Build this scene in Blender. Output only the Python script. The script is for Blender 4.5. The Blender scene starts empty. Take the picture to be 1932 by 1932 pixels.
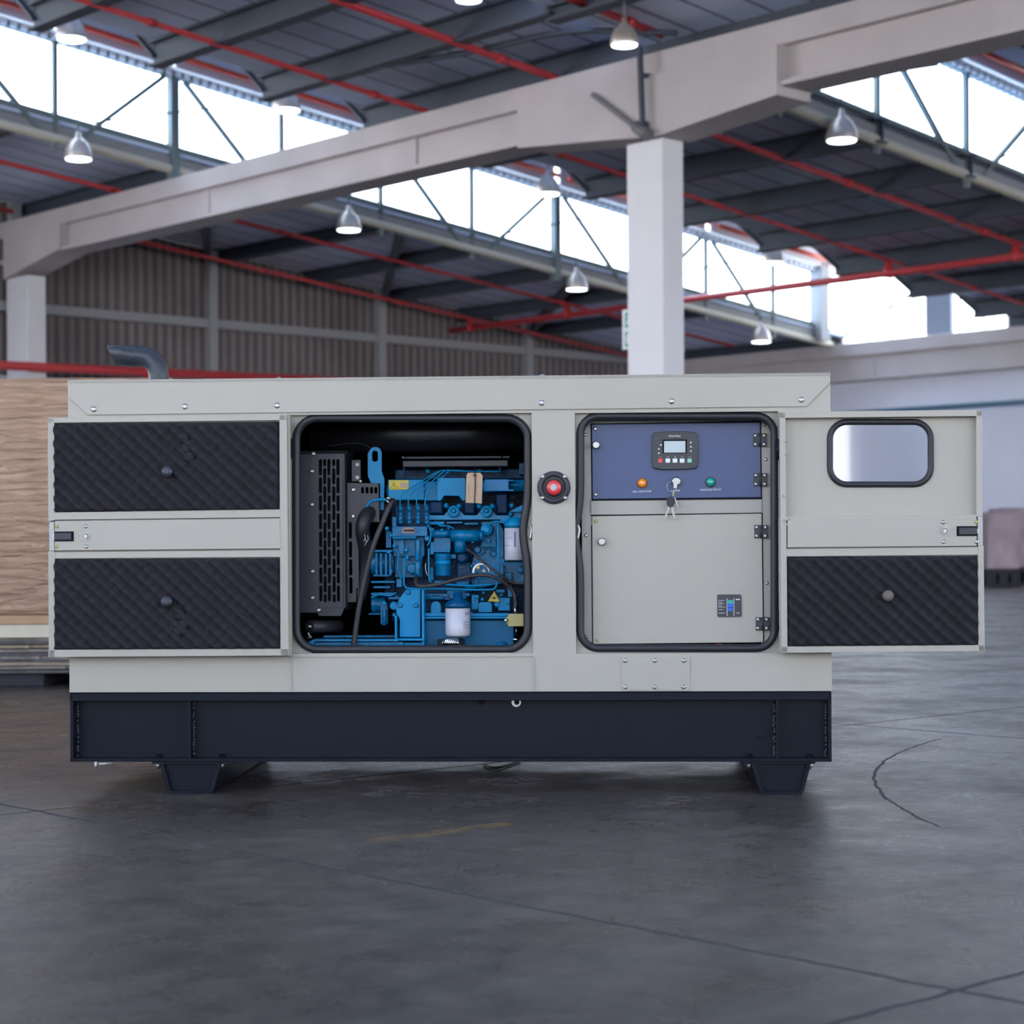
import bpy, bmesh, math, random
from mathutils import Vector, Matrix
random.seed(7)
PI = math.pi
S = bpy.context.scene
COL = S.collection
# ------------------------------------------------------------------ camera, world, exposure
FPX = 3685.0; HZ = 1030.0; ROLL = 0.0055; CAMH = 0.749
cd = bpy.data.cameras.new('camera'); cam = bpy.data.objects.new('camera', cd); COL.objects.link(cam)
cd.sensor_width = 36; cd.lens = FPX / 1932 * 36; cd.shift_y = (HZ - 966) / 1932
cd.clip_end = 400; cd.clip_start = 0.05
cam.matrix_world = Matrix.Translation((0, 0, CAMH)) @ Matrix.Rotation(PI/2, 4, 'X') @ Matrix.Rotation(-ROLL, 4, 'Z')
cd.dof.use_dof = True; cd.dof.focus_distance = 5.93; cd.dof.aperture_fstop = 4.6
S.camera = cam
S.view_settings.view_transform = 'Standard'; S.view_settings.look = 'None'
S.view_settings.exposure = 0.0; S.view_settings.gamma = 1.0; S.view_settings.use_curve_mapping = False
W_ = bpy.data.worlds.new('sky'); S.world = W_; W_.use_nodes = True
wn = W_.node_tree.nodes; wl = W_.node_tree.links
bg = wn['Background']; bg.inputs['Strength'].default_value = 7.8
wtc = wn.new('ShaderNodeTexCoord'); wsep = wn.new('ShaderNodeSeparateXYZ'); wr = wn.new('ShaderNodeValToRGB')
wl.new(wtc.outputs['Generated'], wsep.inputs[0]); wl.new(wsep.outputs['Z'], wr.inputs[0])
wr.color_ramp.elements[0].position = 0.0; wr.color_ramp.elements[0].color = (0.97, 0.95, 0.93, 1)
wr.color_ramp.elements[1].position = 0.35; wr.color_ramp.elements[1].color = (0.62, 0.77, 1.0, 1)
wl.new(wr.outputs[0], bg.inputs[0])
S.cycles.use_adaptive_sampling = True; S.cycles.adaptive_threshold = 0.02; S.cycles.max_bounces = 6; S.cycles.diffuse_bounces = 4; S.cycles.glossy_bounces = 4
S.cycles.transparent_max_bounces = 12; S.cycles.caustics_reflective = False; S.cycles.caustics_refractive = False
S.cycles.sample_clamp_indirect = 4.0
S.cycles.use_denoising = True

# ------------------------------------------------------------------ building frame: a along the clerestories, b along the beams
E1 = Vector((0.738, 0.674)).normalized(); E2 = Vector((-E1.y, E1.x))
G = 0.102                                           # fall of the roof along a
def ray(px, py):
    u = (px - 966) / FPX; v = (HZ - py) / FPX
    return u + v * ROLL, v - u * ROLL
_u, _v = ray(1253, 500)
K = Vector((_u * 22.0, 22.0)); BANG = math.atan2(E1.y, E1.x)
def W(a, b, z): q = K + a * E1 + b * E2; return Vector((q.x, q.y, z))
def hit_a(px, py, a):
    u, v = ray(px, py); o = K + a * E1                # o + b E2 = (uY, Y)
    b = (u * o.y - o.x) / (E2.x - u * E2.y); Y = o.y + b * E2.y
    return b, CAMH + v * Y
def hit_b(px, py, b):
    u, v = ray(px, py); o = K + b * E2
    a = (u * o.y - o.x) / (E1.x - u * E1.y); Y = o.y + a * E1.y
    return a, CAMH + v * Y
# ------------------------------------------------------------------ generator frame
GT = -0.05; GO = Vector((0, 5.9, 0)); GX = Vector((math.cos(GT), math.sin(GT))); GY = Vector((-GX.y, GX.x))
def L(px, py, d=0.0):                               # point of the plane d metres behind the generator's front
    u, v = ray(px, py)
    o = Vector((GO.x, GO.y)) + GY * d
    x = (u * o.y - o.x) / (GX.x - u * GX.y); Y = o.y + x * GX.y
    return Vector((x, d, CAMH + v * Y))

# ------------------------------------------------------------------ materials
def sock(n, *names):
    for k in names:
        if k in n.inputs: return n.inputs[k]
def mat(name, col, rough=0.5, metal=0.0, var=0.0, vscale=8.0, bump=0.0, bscale=60.0, spec=0.5, emit=None, estr=0, coat=0.0):
    m = bpy.data.materials.new(name); m.use_nodes = True
    nt = m.node_tree; N = nt.nodes; Lk = nt.links; p = N['Principled BSDF']
    p.inputs['Base Color'].default_value = (*col, 1); p.inputs['Roughness'].default_value = rough
    p.inputs['Metallic'].default_value = metal; sock(p, 'Specular IOR Level', 'Specular').default_value = spec
    if coat: sock(p, 'Coat Weight', 'Coat').default_value = coat
    if emit:
        sock(p, 'Emission Color', 'Emission').default_value = (*emit, 1); p.inputs['Emission Strength'].default_value = estr
    if var or bump:
        tc = N.new('ShaderNodeTexCoord')
    if var:
        nz = N.new('ShaderNodeTexNoise'); nz.inputs['Scale'].default_value = vscale; nz.inputs['Detail'].default_value = 6
        Lk.new(tc.outputs['Object'], nz.inputs['Vector'])
        r = N.new('ShaderNodeValToRGB'); Lk.new(nz.outputs['Fac'], r.inputs[0])
        r.color_ramp.elements[0].position = 0.3; r.color_ramp.elements[1].position = 0.7
        r.color_ramp.elements[0].color = (*[c * (1 - var) for c in col], 1)
        r.color_ramp.elements[1].color = (*[min(1, c * (1 + var)) for c in col], 1)
        Lk.new(r.outputs[0], p.inputs['Base Color'])
    if bump:
        nb = N.new('ShaderNodeTexNoise'); nb.inputs['Scale'].default_value = bscale; nb.inputs['Detail'].default_value = 3
        Lk.new(tc.outputs['Object'], nb.inputs['Vector'])
        b = N.new('ShaderNodeBump'); b.inputs['Strength'].default_value = bump; b.inputs['Distance'].default_value = 0.01
        Lk.new(nb.outputs['Fac'], b.inputs['Height']); Lk.new(b.outputs[0], p.inputs['Normal'])
    return m
CREAM = mat('cream powder coat', (0.375, 0.352, 0.303), 0.38, bump=0.03, bscale=350, var=0.02, vscale=3)
CREAMIN = mat('cream inner sheet', (0.355, 0.336, 0.296), 0.42, bump=0.03, bscale=350)
NAVY = mat('black base paint', (0.0045, 0.007, 0.015), 0.33, spec=0.14, bump=0.05, bscale=25)
BLACK = mat('black rubber', (0.014, 0.014, 0.019), 0.5)
FOAM = mat('acoustic foam', (0.030, 0.028, 0.034), 0.95, var=0.1, vscale=18, spec=0.1)
DARKIN = mat('bay lining', (0.010, 0.011, 0.015), 0.85, spec=0.2)
GUARD = mat('radiator guard paint', (0.028, 0.028, 0.038), 0.5, bump=0.05, bscale=300)
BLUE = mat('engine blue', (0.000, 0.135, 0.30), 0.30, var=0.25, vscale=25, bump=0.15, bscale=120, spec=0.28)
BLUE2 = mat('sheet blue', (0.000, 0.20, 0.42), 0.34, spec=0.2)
BLUE_SHADE = mat('cast blue', (0.000, 0.038, 0.105), 0.36, var=0.35, vscale=30, bump=0.35, bscale=90, spec=0.22)  # engine blue darkened: shade among the castings put into the colour
STEEL = mat('zinc steel', (0.36, 0.355, 0.35), 0.35, 0.9)
CHROME = mat('chrome', (0.5, 0.5, 0.52), 0.12, 1.0)
BRASS = mat('olive zinc', (0.38, 0.33, 0.13), 0.45, 0.1)
WHITEC = mat('filter white', (0.48, 0.48, 0.54), 0.3)
PRINT = mat('filter print', (0.10, 0.12, 0.22), 0.5)
PANEL = mat('panel slate blue', (0.047, 0.072, 0.175), 0.42, bump=0.03, bscale=400)
CTRL = mat('controller black', (0.028, 0.03, 0.036), 0.45)
LCD = mat('grey display', (0.33, 0.43, 0.47), 0.12)
WHITE = mat('white print', (0.75, 0.76, 0.8), 0.5)
REDB = mat('red plastic', (0.62, 0.03, 0.04), 0.3, coat=0.3)
ORANGE = mat('orange lens', (0.85, 0.27, 0.01), 0.2, coat=0.5)
GREEN = mat('green lens', (0.0, 0.33, 0.25), 0.2, coat=0.5)
GREY = mat('grey plastic', (0.42, 0.43, 0.43), 0.45)
BLUEP = mat('blue plastic', (0.01, 0.12, 0.65), 0.35)
YELLOW = mat('warning yellow', (0.50, 0.37, 0.015), 0.4)
CARD = mat('tag card', (0.46, 0.32, 0.22), 0.8, var=0.08, vscale=30)
WIRE = mat('brown insulated hose', (0.028, 0.020, 0.022), 0.5, bump=0.2, bscale=90)
EXH = mat('exhaust black steel', (0.030, 0.036, 0.050), 0.42, 0.2, bump=0.08, bscale=150)
RED = mat('sprinkler pipe red', (0.56, 0.045, 0.055), 0.4)
REDO = mat('sunlit sprinkler red', (0.75, 0.08, 0.03), 0.4)  # sprinkler red with sunlight put into the colour
CONC = mat('painted concrete', (0.53, 0.49, 0.50), 0.8, var=0.07, vscale=1.2, bump=0.1, bscale=20)
COLM = mat('painted column', (0.76, 0.76, 0.80), 0.7, var=0.03, vscale=2)
RAFT = mat('rafter steel', (0.050, 0.065, 0.095), 0.6)
TRUSS = mat('truss paint', (0.16, 0.20, 0.20), 0.6)
RAIL = mat('rail paint', (0.26, 0.26, 0.25), 0.6)
TUBE = mat('cream chord paint', (0.52, 0.49, 0.40), 0.6)
FASC = mat('fascia sheet', (0.78, 0.78, 0.80), 0.6, var=0.05, vscale=2)
ALU = mat('lamp aluminium', (0.62, 0.55, 0.50), 0.35, 0.6)
GLOW = mat('lamp glow', (1, 1, 1), 0.4, emit=(0.80, 0.92, 1.0), estr=6)
ENDW = mat('blue white wall', (0.80, 0.83, 0.97), 0.7, var=0.05, vscale=0.5)
KRAFT = mat('wrapped board', (0.56, 0.40, 0.30), 0.35, var=0.10, vscale=6)
PLANK = mat('pale timber', (0.60, 0.54, 0.42), 0.7, var=0.08, vscale=8)
SHEETA = mat('weathered ply edge', (0.19, 0.165, 0.15), 0.8, var=0.5, vscale=14)
SHEETB = mat('dark ply edge', (0.075, 0.07, 0.07), 0.7, var=0.5, vscale=14)
SHEETC = mat('tan ply edge', (0.30, 0.24, 0.17), 0.8, var=0.4, vscale=14)
CRATE = mat('wrapped goods', (0.36, 0.28, 0.32), 0.45, var=0.25, vscale=3)
PALLET = mat('dark pallet', (0.012, 0.014, 0.022), 0.7)
SIGNG = mat('sign green', (0.0, 0.26, 0.17), 0.5)
KEYM = mat('key steel', (0.30, 0.27, 0.25), 0.35, 0.8)

def glassmat(name, tint=(1, 1, 1), gloss=0.12, dif=0.0):
    m = bpy.data.materials.new(name); m.use_nodes = True; nt = m.node_tree; N = nt.nodes; Lk = nt.links
    for n in list(N):
        if n.type != 'OUTPUT_MATERIAL': N.remove(n)
    out = [n for n in N if n.type == 'OUTPUT_MATERIAL'][0]
    t = N.new('ShaderNodeBsdfTransparent'); t.inputs[0].default_value = (*tint, 1)
    g = N.new('ShaderNodeBsdfGlossy'); g.inputs['Roughness'].default_value = 0.03
    mx = N.new('ShaderNodeMixShader'); mx.inputs[0].default_value = gloss
    Lk.new(t.outputs[0], mx.inputs[1]); Lk.new(g.outputs[0], mx.inputs[2])
    last = mx
    if dif:
        d = N.new('ShaderNodeBsdfTranslucent'); d.inputs[0].default_value = (0.85, 0.87, 0.86, 1)
        m2 = N.new('ShaderNodeMixShader'); m2.inputs[0].default_value = dif
        Lk.new(mx.outputs[0], m2.inputs[1]); Lk.new(d.outputs[0], m2.inputs[2]); last = m2
    Lk.new(last.outputs[0], out.inputs['Surface']); return m
GLASS = glassmat('clerestory glass', (0.98, 1, 0.99), 0.05)
DGLASS = glassmat('door pane', (0.97, 0.98, 1.0), 0.075)
SHEETW = glassmat('translucent sheeting', (0.97, 0.98, 0.97), 0.03, 0.35)

def floor_material():
    m = bpy.data.materials.new('worn polished concrete'); m.use_nodes = True; nt = m.node_tree; N = nt.nodes; Lk = nt.links
    p = N['Principled BSDF']; tc = N.new('ShaderNodeTexCoord'); V = tc.outputs['Object']
    def noise(scale, det=6, rough=0.6, sx=1, sy=1, rot=0):
        mp = N.new('ShaderNodeMapping'); mp.inputs['Scale'].default_value = (sx, sy, 1); mp.inputs['Rotation'].default_value = (0, 0, rot)
        Lk.new(V, mp.inputs[0]); n = N.new('ShaderNodeTexNoise'); n.inputs['Scale'].default_value = scale
        n.inputs['Detail'].default_value = det; n.inputs['Roughness'].default_value = rough; Lk.new(mp.outputs[0], n.inputs['Vector']); return n.outputs['Fac']
    def ramp(f, a, b, ca, cb):
        r = N.new('ShaderNodeValToRGB'); Lk.new(f, r.inputs[0]); r.color_ramp.elements[0].position = a; r.color_ramp.elements[1].position = b
        r.color_ramp.elements[0].color = (*ca, 1); r.color_ramp.elements[1].color = (*cb, 1); return r.outputs[0]
    def math_(op, a, b=None, c=None):
        n = N.new('ShaderNodeMath'); n.operation = op
        for i, x in enumerate((a, b, c)):
            if x is None: continue
            if isinstance(x, (int, float)): n.inputs[i].default_value = x
            else: Lk.new(x, n.inputs[i])
        return n.outputs[0]
    def mixc(f, a, b, mode='MIX'):
        n = N.new('ShaderNodeMix'); n.data_type = 'RGBA'; n.blend_type = mode
        if isinstance(f, (int, float)): n.inputs[0].default_value = f
        else: Lk.new(f, n.inputs[0])
        for i, x in ((6, a), (7, b)):
            if isinstance(x, tuple): n.inputs[i].default_value = (*x, 1)
            else: Lk.new(x, n.inputs[i])
        return n.outputs[2]
    base = ramp(noise(0.8), 0.3, 0.72, (0.046, 0.038, 0.033), (0.094, 0.078, 0.066))
    fine = ramp(noise(9, 8, 0.7), 0.35, 0.7, (0.50, 0.50, 0.53), (1.30, 1.28, 1.26))
    c = mixc(1.0, base, fine, 'MULTIPLY')
    sep = N.new('ShaderNodeSeparateXYZ'); Lk.new(V, sep.inputs[0])
    wob = math_('MULTIPLY', math_('SUBTRACT', noise(6, 3), 0.5), 0.03)
    def lines(co, off, per, w):
        x = math_('ADD', co, wob); f = math_('FRACT', math_('ADD', math_('DIVIDE', math_('SUBTRACT', x, off), per), 0.5))
        d = math_('MULTIPLY', math_('ABSOLUTE', math_('SUBTRACT', f, 0.5)), per)
        return math_('LESS_THAN', d, w)
    j = math_('MAXIMUM', lines(sep.outputs['X'], -13.36, 3.74, 0.008), lines(sep.outputs['Y'], -10.05, 3.11, 0.008))
    # curved crack on the right: part of a circle of 0.95 m about its centre
    cx = math_('SUBTRACT', math_('ADD', sep.outputs['X'], math_('MULTIPLY', wob, 2)), -8.914); cy = math_('SUBTRACT', sep.outputs['Y'], -14.056)
    r = math_('SQRT', math_('ADD', math_('MULTIPLY', cx, cx), math_('MULTIPLY', cy, cy)))
    ring = math_('LESS_THAN', math_('ABSOLUTE', math_('SUBTRACT', r, 3.530)), 0.0055)
    ring = math_('MULTIPLY', ring, math_('MULTIPLY', math_('GREATER_THAN', sep.outputs['X'], -11.8), math_('LESS_THAN', math_('ADD', sep.outputs['Y'], math_('MULTIPLY', sep.outputs['X'], 0.0)), -10.6))); ring = math_('MULTIPLY', ring, math_('LESS_THAN', sep.outputs['X'], -9.85)); ring = math_('MULTIPLY', ring, 0.75)
    mp = N.new('ShaderNodeMapping'); Lk.new(V, mp.inputs[0])
    vo = N.new('ShaderNodeTexVoronoi'); vo.feature = 'DISTANCE_TO_EDGE'; vo.inputs['Scale'].default_value = 0.55
    nzv = N.new('ShaderNodeTexNoise'); nzv.inputs['Scale'].default_value = 2.2; nzv.inputs['Detail'].default_value = 5; Lk.new(V, nzv.inputs['Vector'])
    av = N.new('ShaderNodeVectorMath'); av.operation = 'MULTIPLY_ADD'; Lk.new(nzv.outputs['Color'], av.inputs[0]); av.inputs[1].default_value = (0.5, 0.5, 0); Lk.new(V, av.inputs[2])
    Lk.new(av.outputs[0], vo.inputs['Vector'])
    crack = math_('MULTIPLY', math_('LESS_THAN', vo.outputs['Distance'], 0.0022), math_('MULTIPLY', math_('GREATER_THAN', noise(0.5), 0.57), 0.35))
    dark = math_('MAXIMUM', math_('MAXIMUM', j, ring), crack)
    c = mixc(dark, c, (0.012, 0.012, 0.014))
    # worn yellow paint mark: a short band near a -12.8, b -11.18
    yx = math_('LESS_THAN', math_('ABSOLUTE', math_('SUBTRACT', sep.outputs['X'], -12.80)), 0.24)
    yy = math_('LESS_THAN', math_('ABSOLUTE', math_('SUBTRACT', sep.outputs['Y'], -11.17)), 0.035)
    ym = math_('MULTIPLY', math_('MULTIPLY', yx, yy), math_('MULTIPLY', math_('GREATER_THAN', noise(22, 6, 0.7, 0.5, 2.2), 0.50), 0.7))
    c = mixc(ym, c, (0.22, 0.13, 0.03))
    Lk.new(c, p.inputs['Base Color'])
    rg = ramp(noise(1.6, 8, 0.75, 1, 1), 0.36, 0.66, (0.17,)*3, (0.50,)*3)
    rg = mixc(dark, rg, (0.9, 0.9, 0.9)); Lk.new(rg, p.inputs['Roughness'])
    b = N.new('ShaderNodeBump'); b.inputs['Strength'].default_value = 0.6; b.inputs['Distance'].default_value = 0.008
    h = math_('ADD', noise(7, 9, 0.75), math_('MULTIPLY', noise(38, 4), 0.25)); h = math_('SUBTRACT', h, math_('MULTIPLY', dark, 0.6))
    Lk.new(h, b.inputs['Height']); Lk.new(b.outputs[0], p.inputs['Normal'])
    sock(p, 'Specular IOR Level', 'Specular').default_value = 0.6
    return m
FLOOR = floor_material()

def striped(name, ca, cb, axis, period, width, rough=0.6, bump=0.6, var=0.15, soft=False):
    """sheet metal: narrow darker seams (or soft corrugations) repeated along one object axis"""
    m = bpy.data.materials.new(name); m.use_nodes = True; nt = m.node_tree; N = nt.nodes; Lk = nt.links
    p = N['Principled BSDF']; p.inputs['Roughness'].default_value = rough
    tc = N.new('ShaderNodeTexCoord'); sep = N.new('ShaderNodeSeparateXYZ'); Lk.new(tc.outputs['Object'], sep.inputs[0])
    def M(op, a, b=None):
        n = N.new('ShaderNodeMath'); n.operation = op
        for i, x in enumerate((a, b)):
            if x is None: continue
            if isinstance(x, (int, float)): n.inputs[i].default_value = x
            else: Lk.new(x, n.inputs[i])
        return n.outputs[0]
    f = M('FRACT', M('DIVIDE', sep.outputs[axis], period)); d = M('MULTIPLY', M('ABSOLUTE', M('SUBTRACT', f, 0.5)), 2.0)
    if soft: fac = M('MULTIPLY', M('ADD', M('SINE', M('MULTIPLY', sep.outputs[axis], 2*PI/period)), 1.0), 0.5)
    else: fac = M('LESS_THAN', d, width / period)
    nz = N.new('ShaderNodeTexNoise'); nz.inputs['Scale'].default_value = 0.6; nz.inputs['Detail'].default_value = 5; Lk.new(tc.outputs['Object'], nz.inputs['Vector'])
    mx = N.new('ShaderNodeMix'); mx.data_type = 'RGBA'; Lk.new(fac, mx.inputs[0]); mx.inputs[6].default_value = (*ca, 1); mx.inputs[7].default_value = (*cb, 1)
    mr = N.new('ShaderNodeMapRange'); Lk.new(nz.outputs['Fac'], mr.inputs[0]); mr.inputs[1].default_value = 0.3; mr.inputs[2].default_value = 0.7
    mr.inputs[3].default_value = 1 - var; mr.inputs[4].default_value = 1 + var
    m2 = N.new('ShaderNodeMix'); m2.data_type = 'RGBA'; m2.blend_type = 'MULTIPLY'; m2.inputs[0].default_value = 1; Lk.new(mx.outputs[2], m2.inputs[6]); Lk.new(mr.outputs[0], m2.inputs[7])
    Lk.new(m2.outputs[2], p.inputs['Base Color'])
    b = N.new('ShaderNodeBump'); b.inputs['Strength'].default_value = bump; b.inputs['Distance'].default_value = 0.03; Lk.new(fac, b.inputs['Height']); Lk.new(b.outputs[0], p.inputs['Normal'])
    return m
ROOFM = striped('roof sheeting', (0.67, 0.78, 1.0), (0.18, 0.21, 0.33), 1, 0.56, 0.05, 0.55)
WALLM = striped('corrugated side wall', (0.235, 0.205, 0.20), (0.105, 0.095, 0.105), 0, 0.20, 0.1, 0.7, soft=True, var=0.2)  # shading of the corrugations painted in as alternating light and dark bands

# ------------------------------------------------------------------ mesh builder
class MB:
    def __init__(s): s.bm = bmesh.new()
    def face(s, pts, smooth=False):
        vs = [s.bm.verts.new(p) for p in pts]
        f = s.bm.faces.new(vs); f.smooth = smooth; return f
    def box(s, x0, x1, y0, y1, z0, z1):
        x0, x1 = sorted((x0, x1)); y0, y1 = sorted((y0, y1)); z0, z1 = sorted((z0, z1))
        v = [s.bm.verts.new((x, y, z)) for x in (x0, x1) for y in (y0, y1) for z in (z0, z1)]
        for q in ((0,1,3,2), (4,6,7,5), (0,4,5,1), (2,3,7,6), (0,2,6,4), (1,5,7,3)): s.bm.faces.new([v[i] for i in q])
        return s
    def hexa(s, v8):                                 # eight corners in box order (x outer, y, z inner)
        v = [s.bm.verts.new(p) for p in v8]
        for q in ((0,1,3,2), (4,6,7,5), (0,4,5,1), (2,3,7,6), (0,2,6,4), (1,5,7,3)): s.bm.faces.new([v[i] for i in q])
        return s
    def bar(s, p0, p1, w, h, up=Vector((0, 0, 1))):
        p0 = Vector(p0); p1 = Vector(p1); d = (p1 - p0).normalized(); up = Vector(up)
        if abs(d.dot(up)) > 0.98: up = Vector((1, 0, 0))
        sx = d.cross(up).normalized(); sz = sx.cross(d).normalized()
        s.hexa([p + sx * i * w / 2 + sz * k * h / 2 for p in (p0, p1) for i in (-1, 1) for k in (-1, 1)]); return s
    def prism(s, pts, y0, y1):                      # polygon in x,z pushed from y0 to y1
        a = [s.bm.verts.new((p[0], y0, p[1])) for p in pts]; b = [s.bm.verts.new((p[0], y1, p[1])) for p in pts]
        s.bm.faces.new(a); s.bm.faces.new(b[::-1]); n = len(pts)
        for i in range(n): s.bm.faces.new((a[i], b[i], b[(i+1) % n], a[(i+1) % n]))
        return s
    def plate(s, outer, inner, y0, y1):             # plate with a hole, polygons in x,z
        edges = []
        for loop in (outer, *inner):
            vs = [s.bm.verts.new((p[0], y0, p[1])) for p in loop]
            for i in range(len(vs)): edges.append(s.bm.edges.new((vs[i], vs[(i+1) % len(vs)])))
        r = bmesh.ops.triangle_fill(s.bm, use_beauty=True, use_dissolve=False, edges=edges)
        fs = [g for g in r['geom'] if isinstance(g, bmesh.types.BMFace)]
        ex = bmesh.ops.extrude_face_region(s.bm, geom=fs)
        bmesh.ops.translate(s.bm, vec=(0, y1 - y0, 0), verts=[g for g in ex['geom'] if isinstance(g, bmesh.types.BMVert)])
        return s
    def lathe(s, c, axis, prof, n=20, caps=True):   # prof: (distance along axis, radius)
        c = Vector(c); ax = Vector(axis).normalized(); t = Vector((0, 0, 1)) if abs(ax.z) < 0.9 else Vector((1, 0, 0))
        u = ax.cross(t).normalized(); w = ax.cross(u)
        rings = [[s.bm.verts.new(c + ax * h + (u * math.cos(2*PI*i/n) + w * math.sin(2*PI*i/n)) * r) for i in range(n)] for h, r in prof]
        for k in range(len(rings) - 1):
            for i in range(n):
                f = s.bm.faces.new((rings[k][i], rings[k][(i+1) % n], rings[k+1][(i+1) % n], rings[k+1][i]))
                f.smooth = True
        if caps:
            s.bm.faces.new(rings[0][::-1]); s.bm.faces.new(rings[-1])
        return s
    def cyl(s, p0, p1, r, r1=None, n=18):
        p0 = Vector(p0); p1 = Vector(p1); d = p1 - p0
        return s.lathe(p0, d, [(0, r), (d.length, r if r1 is None else r1)], n)
    def tube(s, pts, r, n=8, closed=False, smooth=0):
        P_ = [Vector(p) for p in pts]
        if smooth:
            Q = []; m = len(P_)
            for i in range(m if closed else m - 1):
                a, b, c, d = (P_[(i-1) % m] if closed or i else P_[0], P_[i], P_[(i+1) % m], P_[(i+2) % m] if closed or i + 2 < m else P_[-1])
                for k in range(smooth):
                    t = k / smooth
                    Q.append(0.5 * ((2*b) + (c - a)*t + (2*a - 5*b + 4*c - d)*t*t + (3*b - a - 3*c + d)*t**3))
            if not closed: Q.append(P_[-1])
            P_ = Q
        m = len(P_); prev = None; rings = []
        for i in range(m):
            if closed: d = P_[(i+1) % m] - P_[(i-1) % m]
            else: d = P_[min(i+1, m-1)] - P_[max(i-1, 0)]
            if d.length < 1e-9: d = Vector((1, 0, 0))
            d.normalize()
            if prev is None:
                t = Vector((0, 1, 0)) if abs(d.y) < 0.9 else Vector((1, 0, 0)); u = d.cross(t).normalized()
            else: u = (prev - d * prev.dot(d)).normalized()
            prev = u; w = d.cross(u)
            rr = r[i] if isinstance(r, (list, tuple)) else r
            rings.append([s.bm.verts.new(P_[i] + (u * math.cos(2*PI*k/n) + w * math.sin(2*PI*k/n)) * rr) for k in range(n)])
        for i in range(m if closed else m - 1):
            A, B = rings[i], rings[(i+1) % m]
            for k in range(n):
                f = s.bm.faces.new((A[k], A[(k+1) % n], B[(k+1) % n], B[k])); f.smooth = True
        if not closed: s.bm.faces.new(rings[0][::-1]); s.bm.faces.new(rings[-1])
        return s
    def build(s, name, m, parent=None, bevel=0.0, frame=None, recenter=True):
        bm = s.bm; bmesh.ops.recalc_face_normals(bm, faces=bm.faces)
        if parent is None and recenter and bm.verts:
            xs = [v.co.x for v in bm.verts]; ys = [v.co.y for v in bm.verts]; zs = [v.co.z for v in bm.verts]
            off = Vector(((min(xs) + max(xs)) / 2, (min(ys) + max(ys)) / 2, min(zs)))
            for v in bm.verts: v.co -= off
        else: off = Vector((0, 0, 0))
        me = bpy.data.meshes.new(name); bm.to_mesh(me); bm.free(); me.materials.append(m)
        o = bpy.data.objects.new(name, me); COL.objects.link(o)
        if parent is not None: o.parent = parent
        elif frame == 'B':
            o.location = W(off.x, off.y, off.z); o.rotation_euler = (0, 0, BANG)
        else: o.location = off
        if bevel:
            md = o.modifiers.new('bevel', 'BEVEL'); md.width = bevel; md.segments = 2; md.limit_method = 'ANGLE'; md.angle_limit = math.radians(40)
        return o
def tag(o, label=None, cat=None, group=None, kind=None):
    if label: o['label'] = label
    if cat: o['category'] = cat
    if group: o['group'] = group
    if kind: o['kind'] = kind
    return o
def struct(o): o['kind'] = 'structure'; return o
def empty(name, loc, rz=0.0):
    o = bpy.data.objects.new(name, None); COL.objects.link(o); o.location = loc; o.rotation_euler = (0, 0, rz); o.empty_display_size = 0.1; return o
def copy_tree(o, parent=None):
    c = o.copy(); COL.objects.link(c); c.parent = parent
    for ch in list(o.children): copy_tree(ch, c)
    return c
def text(name, body, m, parent, loc, size, rotz=0.0, ext=0.0006, align='CENTER'):
    cu = bpy.data.curves.new(name, 'FONT'); cu.body = body; cu.size = size; cu.align_x = align; cu.align_y = 'CENTER'; cu.extrude = ext; cu.resolution_u = 3
    t = bpy.data.objects.new(name, cu); COL.objects.link(t)
    bpy.context.view_layer.update()
    me = bpy.data.meshes.new_from_object(t.evaluated_get(bpy.context.evaluated_depsgraph_get())); COL.objects.unlink(t); bpy.data.objects.remove(t)
    R = Matrix.Translation(Vector(loc)) @ Matrix.Rotation(rotz, 4, 'Y') @ Matrix.Rotation(PI/2, 4, 'X')
    me.transform(R); me.materials.clear(); me.materials.append(m)
    o = bpy.data.objects.new(name, me); COL.objects.link(o); o.parent = parent; return o

# ================================================================== THE HALL
A0, A1 = -24.0, 16.3; BW = 15.5; BR = -28.6
mb = MB(); mb.face([(A0-16, BR-16, 0), (A1+0.4, BR-16, 0), (A1+0.4, BW+0.4, 0), (A0-16, BW+0.4, 0)])
floor = struct(mb.build('floor', FLOOR, frame='B', recenter=False)); floor.location = W(0, 0, 0)

# roof: saw-tooth bays, each rising from the foot of one clerestory to the head of the next; everything falls along a
PITCH = 9.7; ZLO, ZGL0, ZGL1, ZHI = 6.42, 6.58, 7.86, 8.22
feet = [0.5 + PITCH * k for k in (-3, -2, -1, 0)]     # clerestory foot lines; heads are at the next foot
ZR = 6.76                                             # underside of the sheeting on the level part
mb = MB()
def slab(bm_, a0, a1, b0, z0, b1, z1, t=0.06):
    bm_.hexa([(a, b, z - G*a + dt) for a in (a0, a1) for (b, z) in ((b0, z0), (b1, z1)) for dt in (0, t)])
def bay(b0, a0, a1):
    slab(mb, a0, a1, b0, ZR, b0 + 5.35, ZR); slab(mb, a0, a1, b0 + 5.35, ZR, b0 + 7.7, ZHI + 0.5); slab(mb, a0, a1, b0 + 7.7, ZHI + 0.5, b0 + PITCH, ZHI + 0.5)
for b0 in feet:
    if b0 == feet[2]: slab(mb, A0, 0.25, b0, 6.54, b0 + PITCH, 6.54); bay(b0, 0.25, A1)
    else: bay(b0, A0, A1)
slab(mb, A0, A1, 10.2, ZR - 0.05, BW + 0.2, ZR - 0.05)
ceiling = struct(mb.build('ceiling', ROOFM, frame='B', recenter=False)); ceiling.location = W(0, 0, 0)
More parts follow.
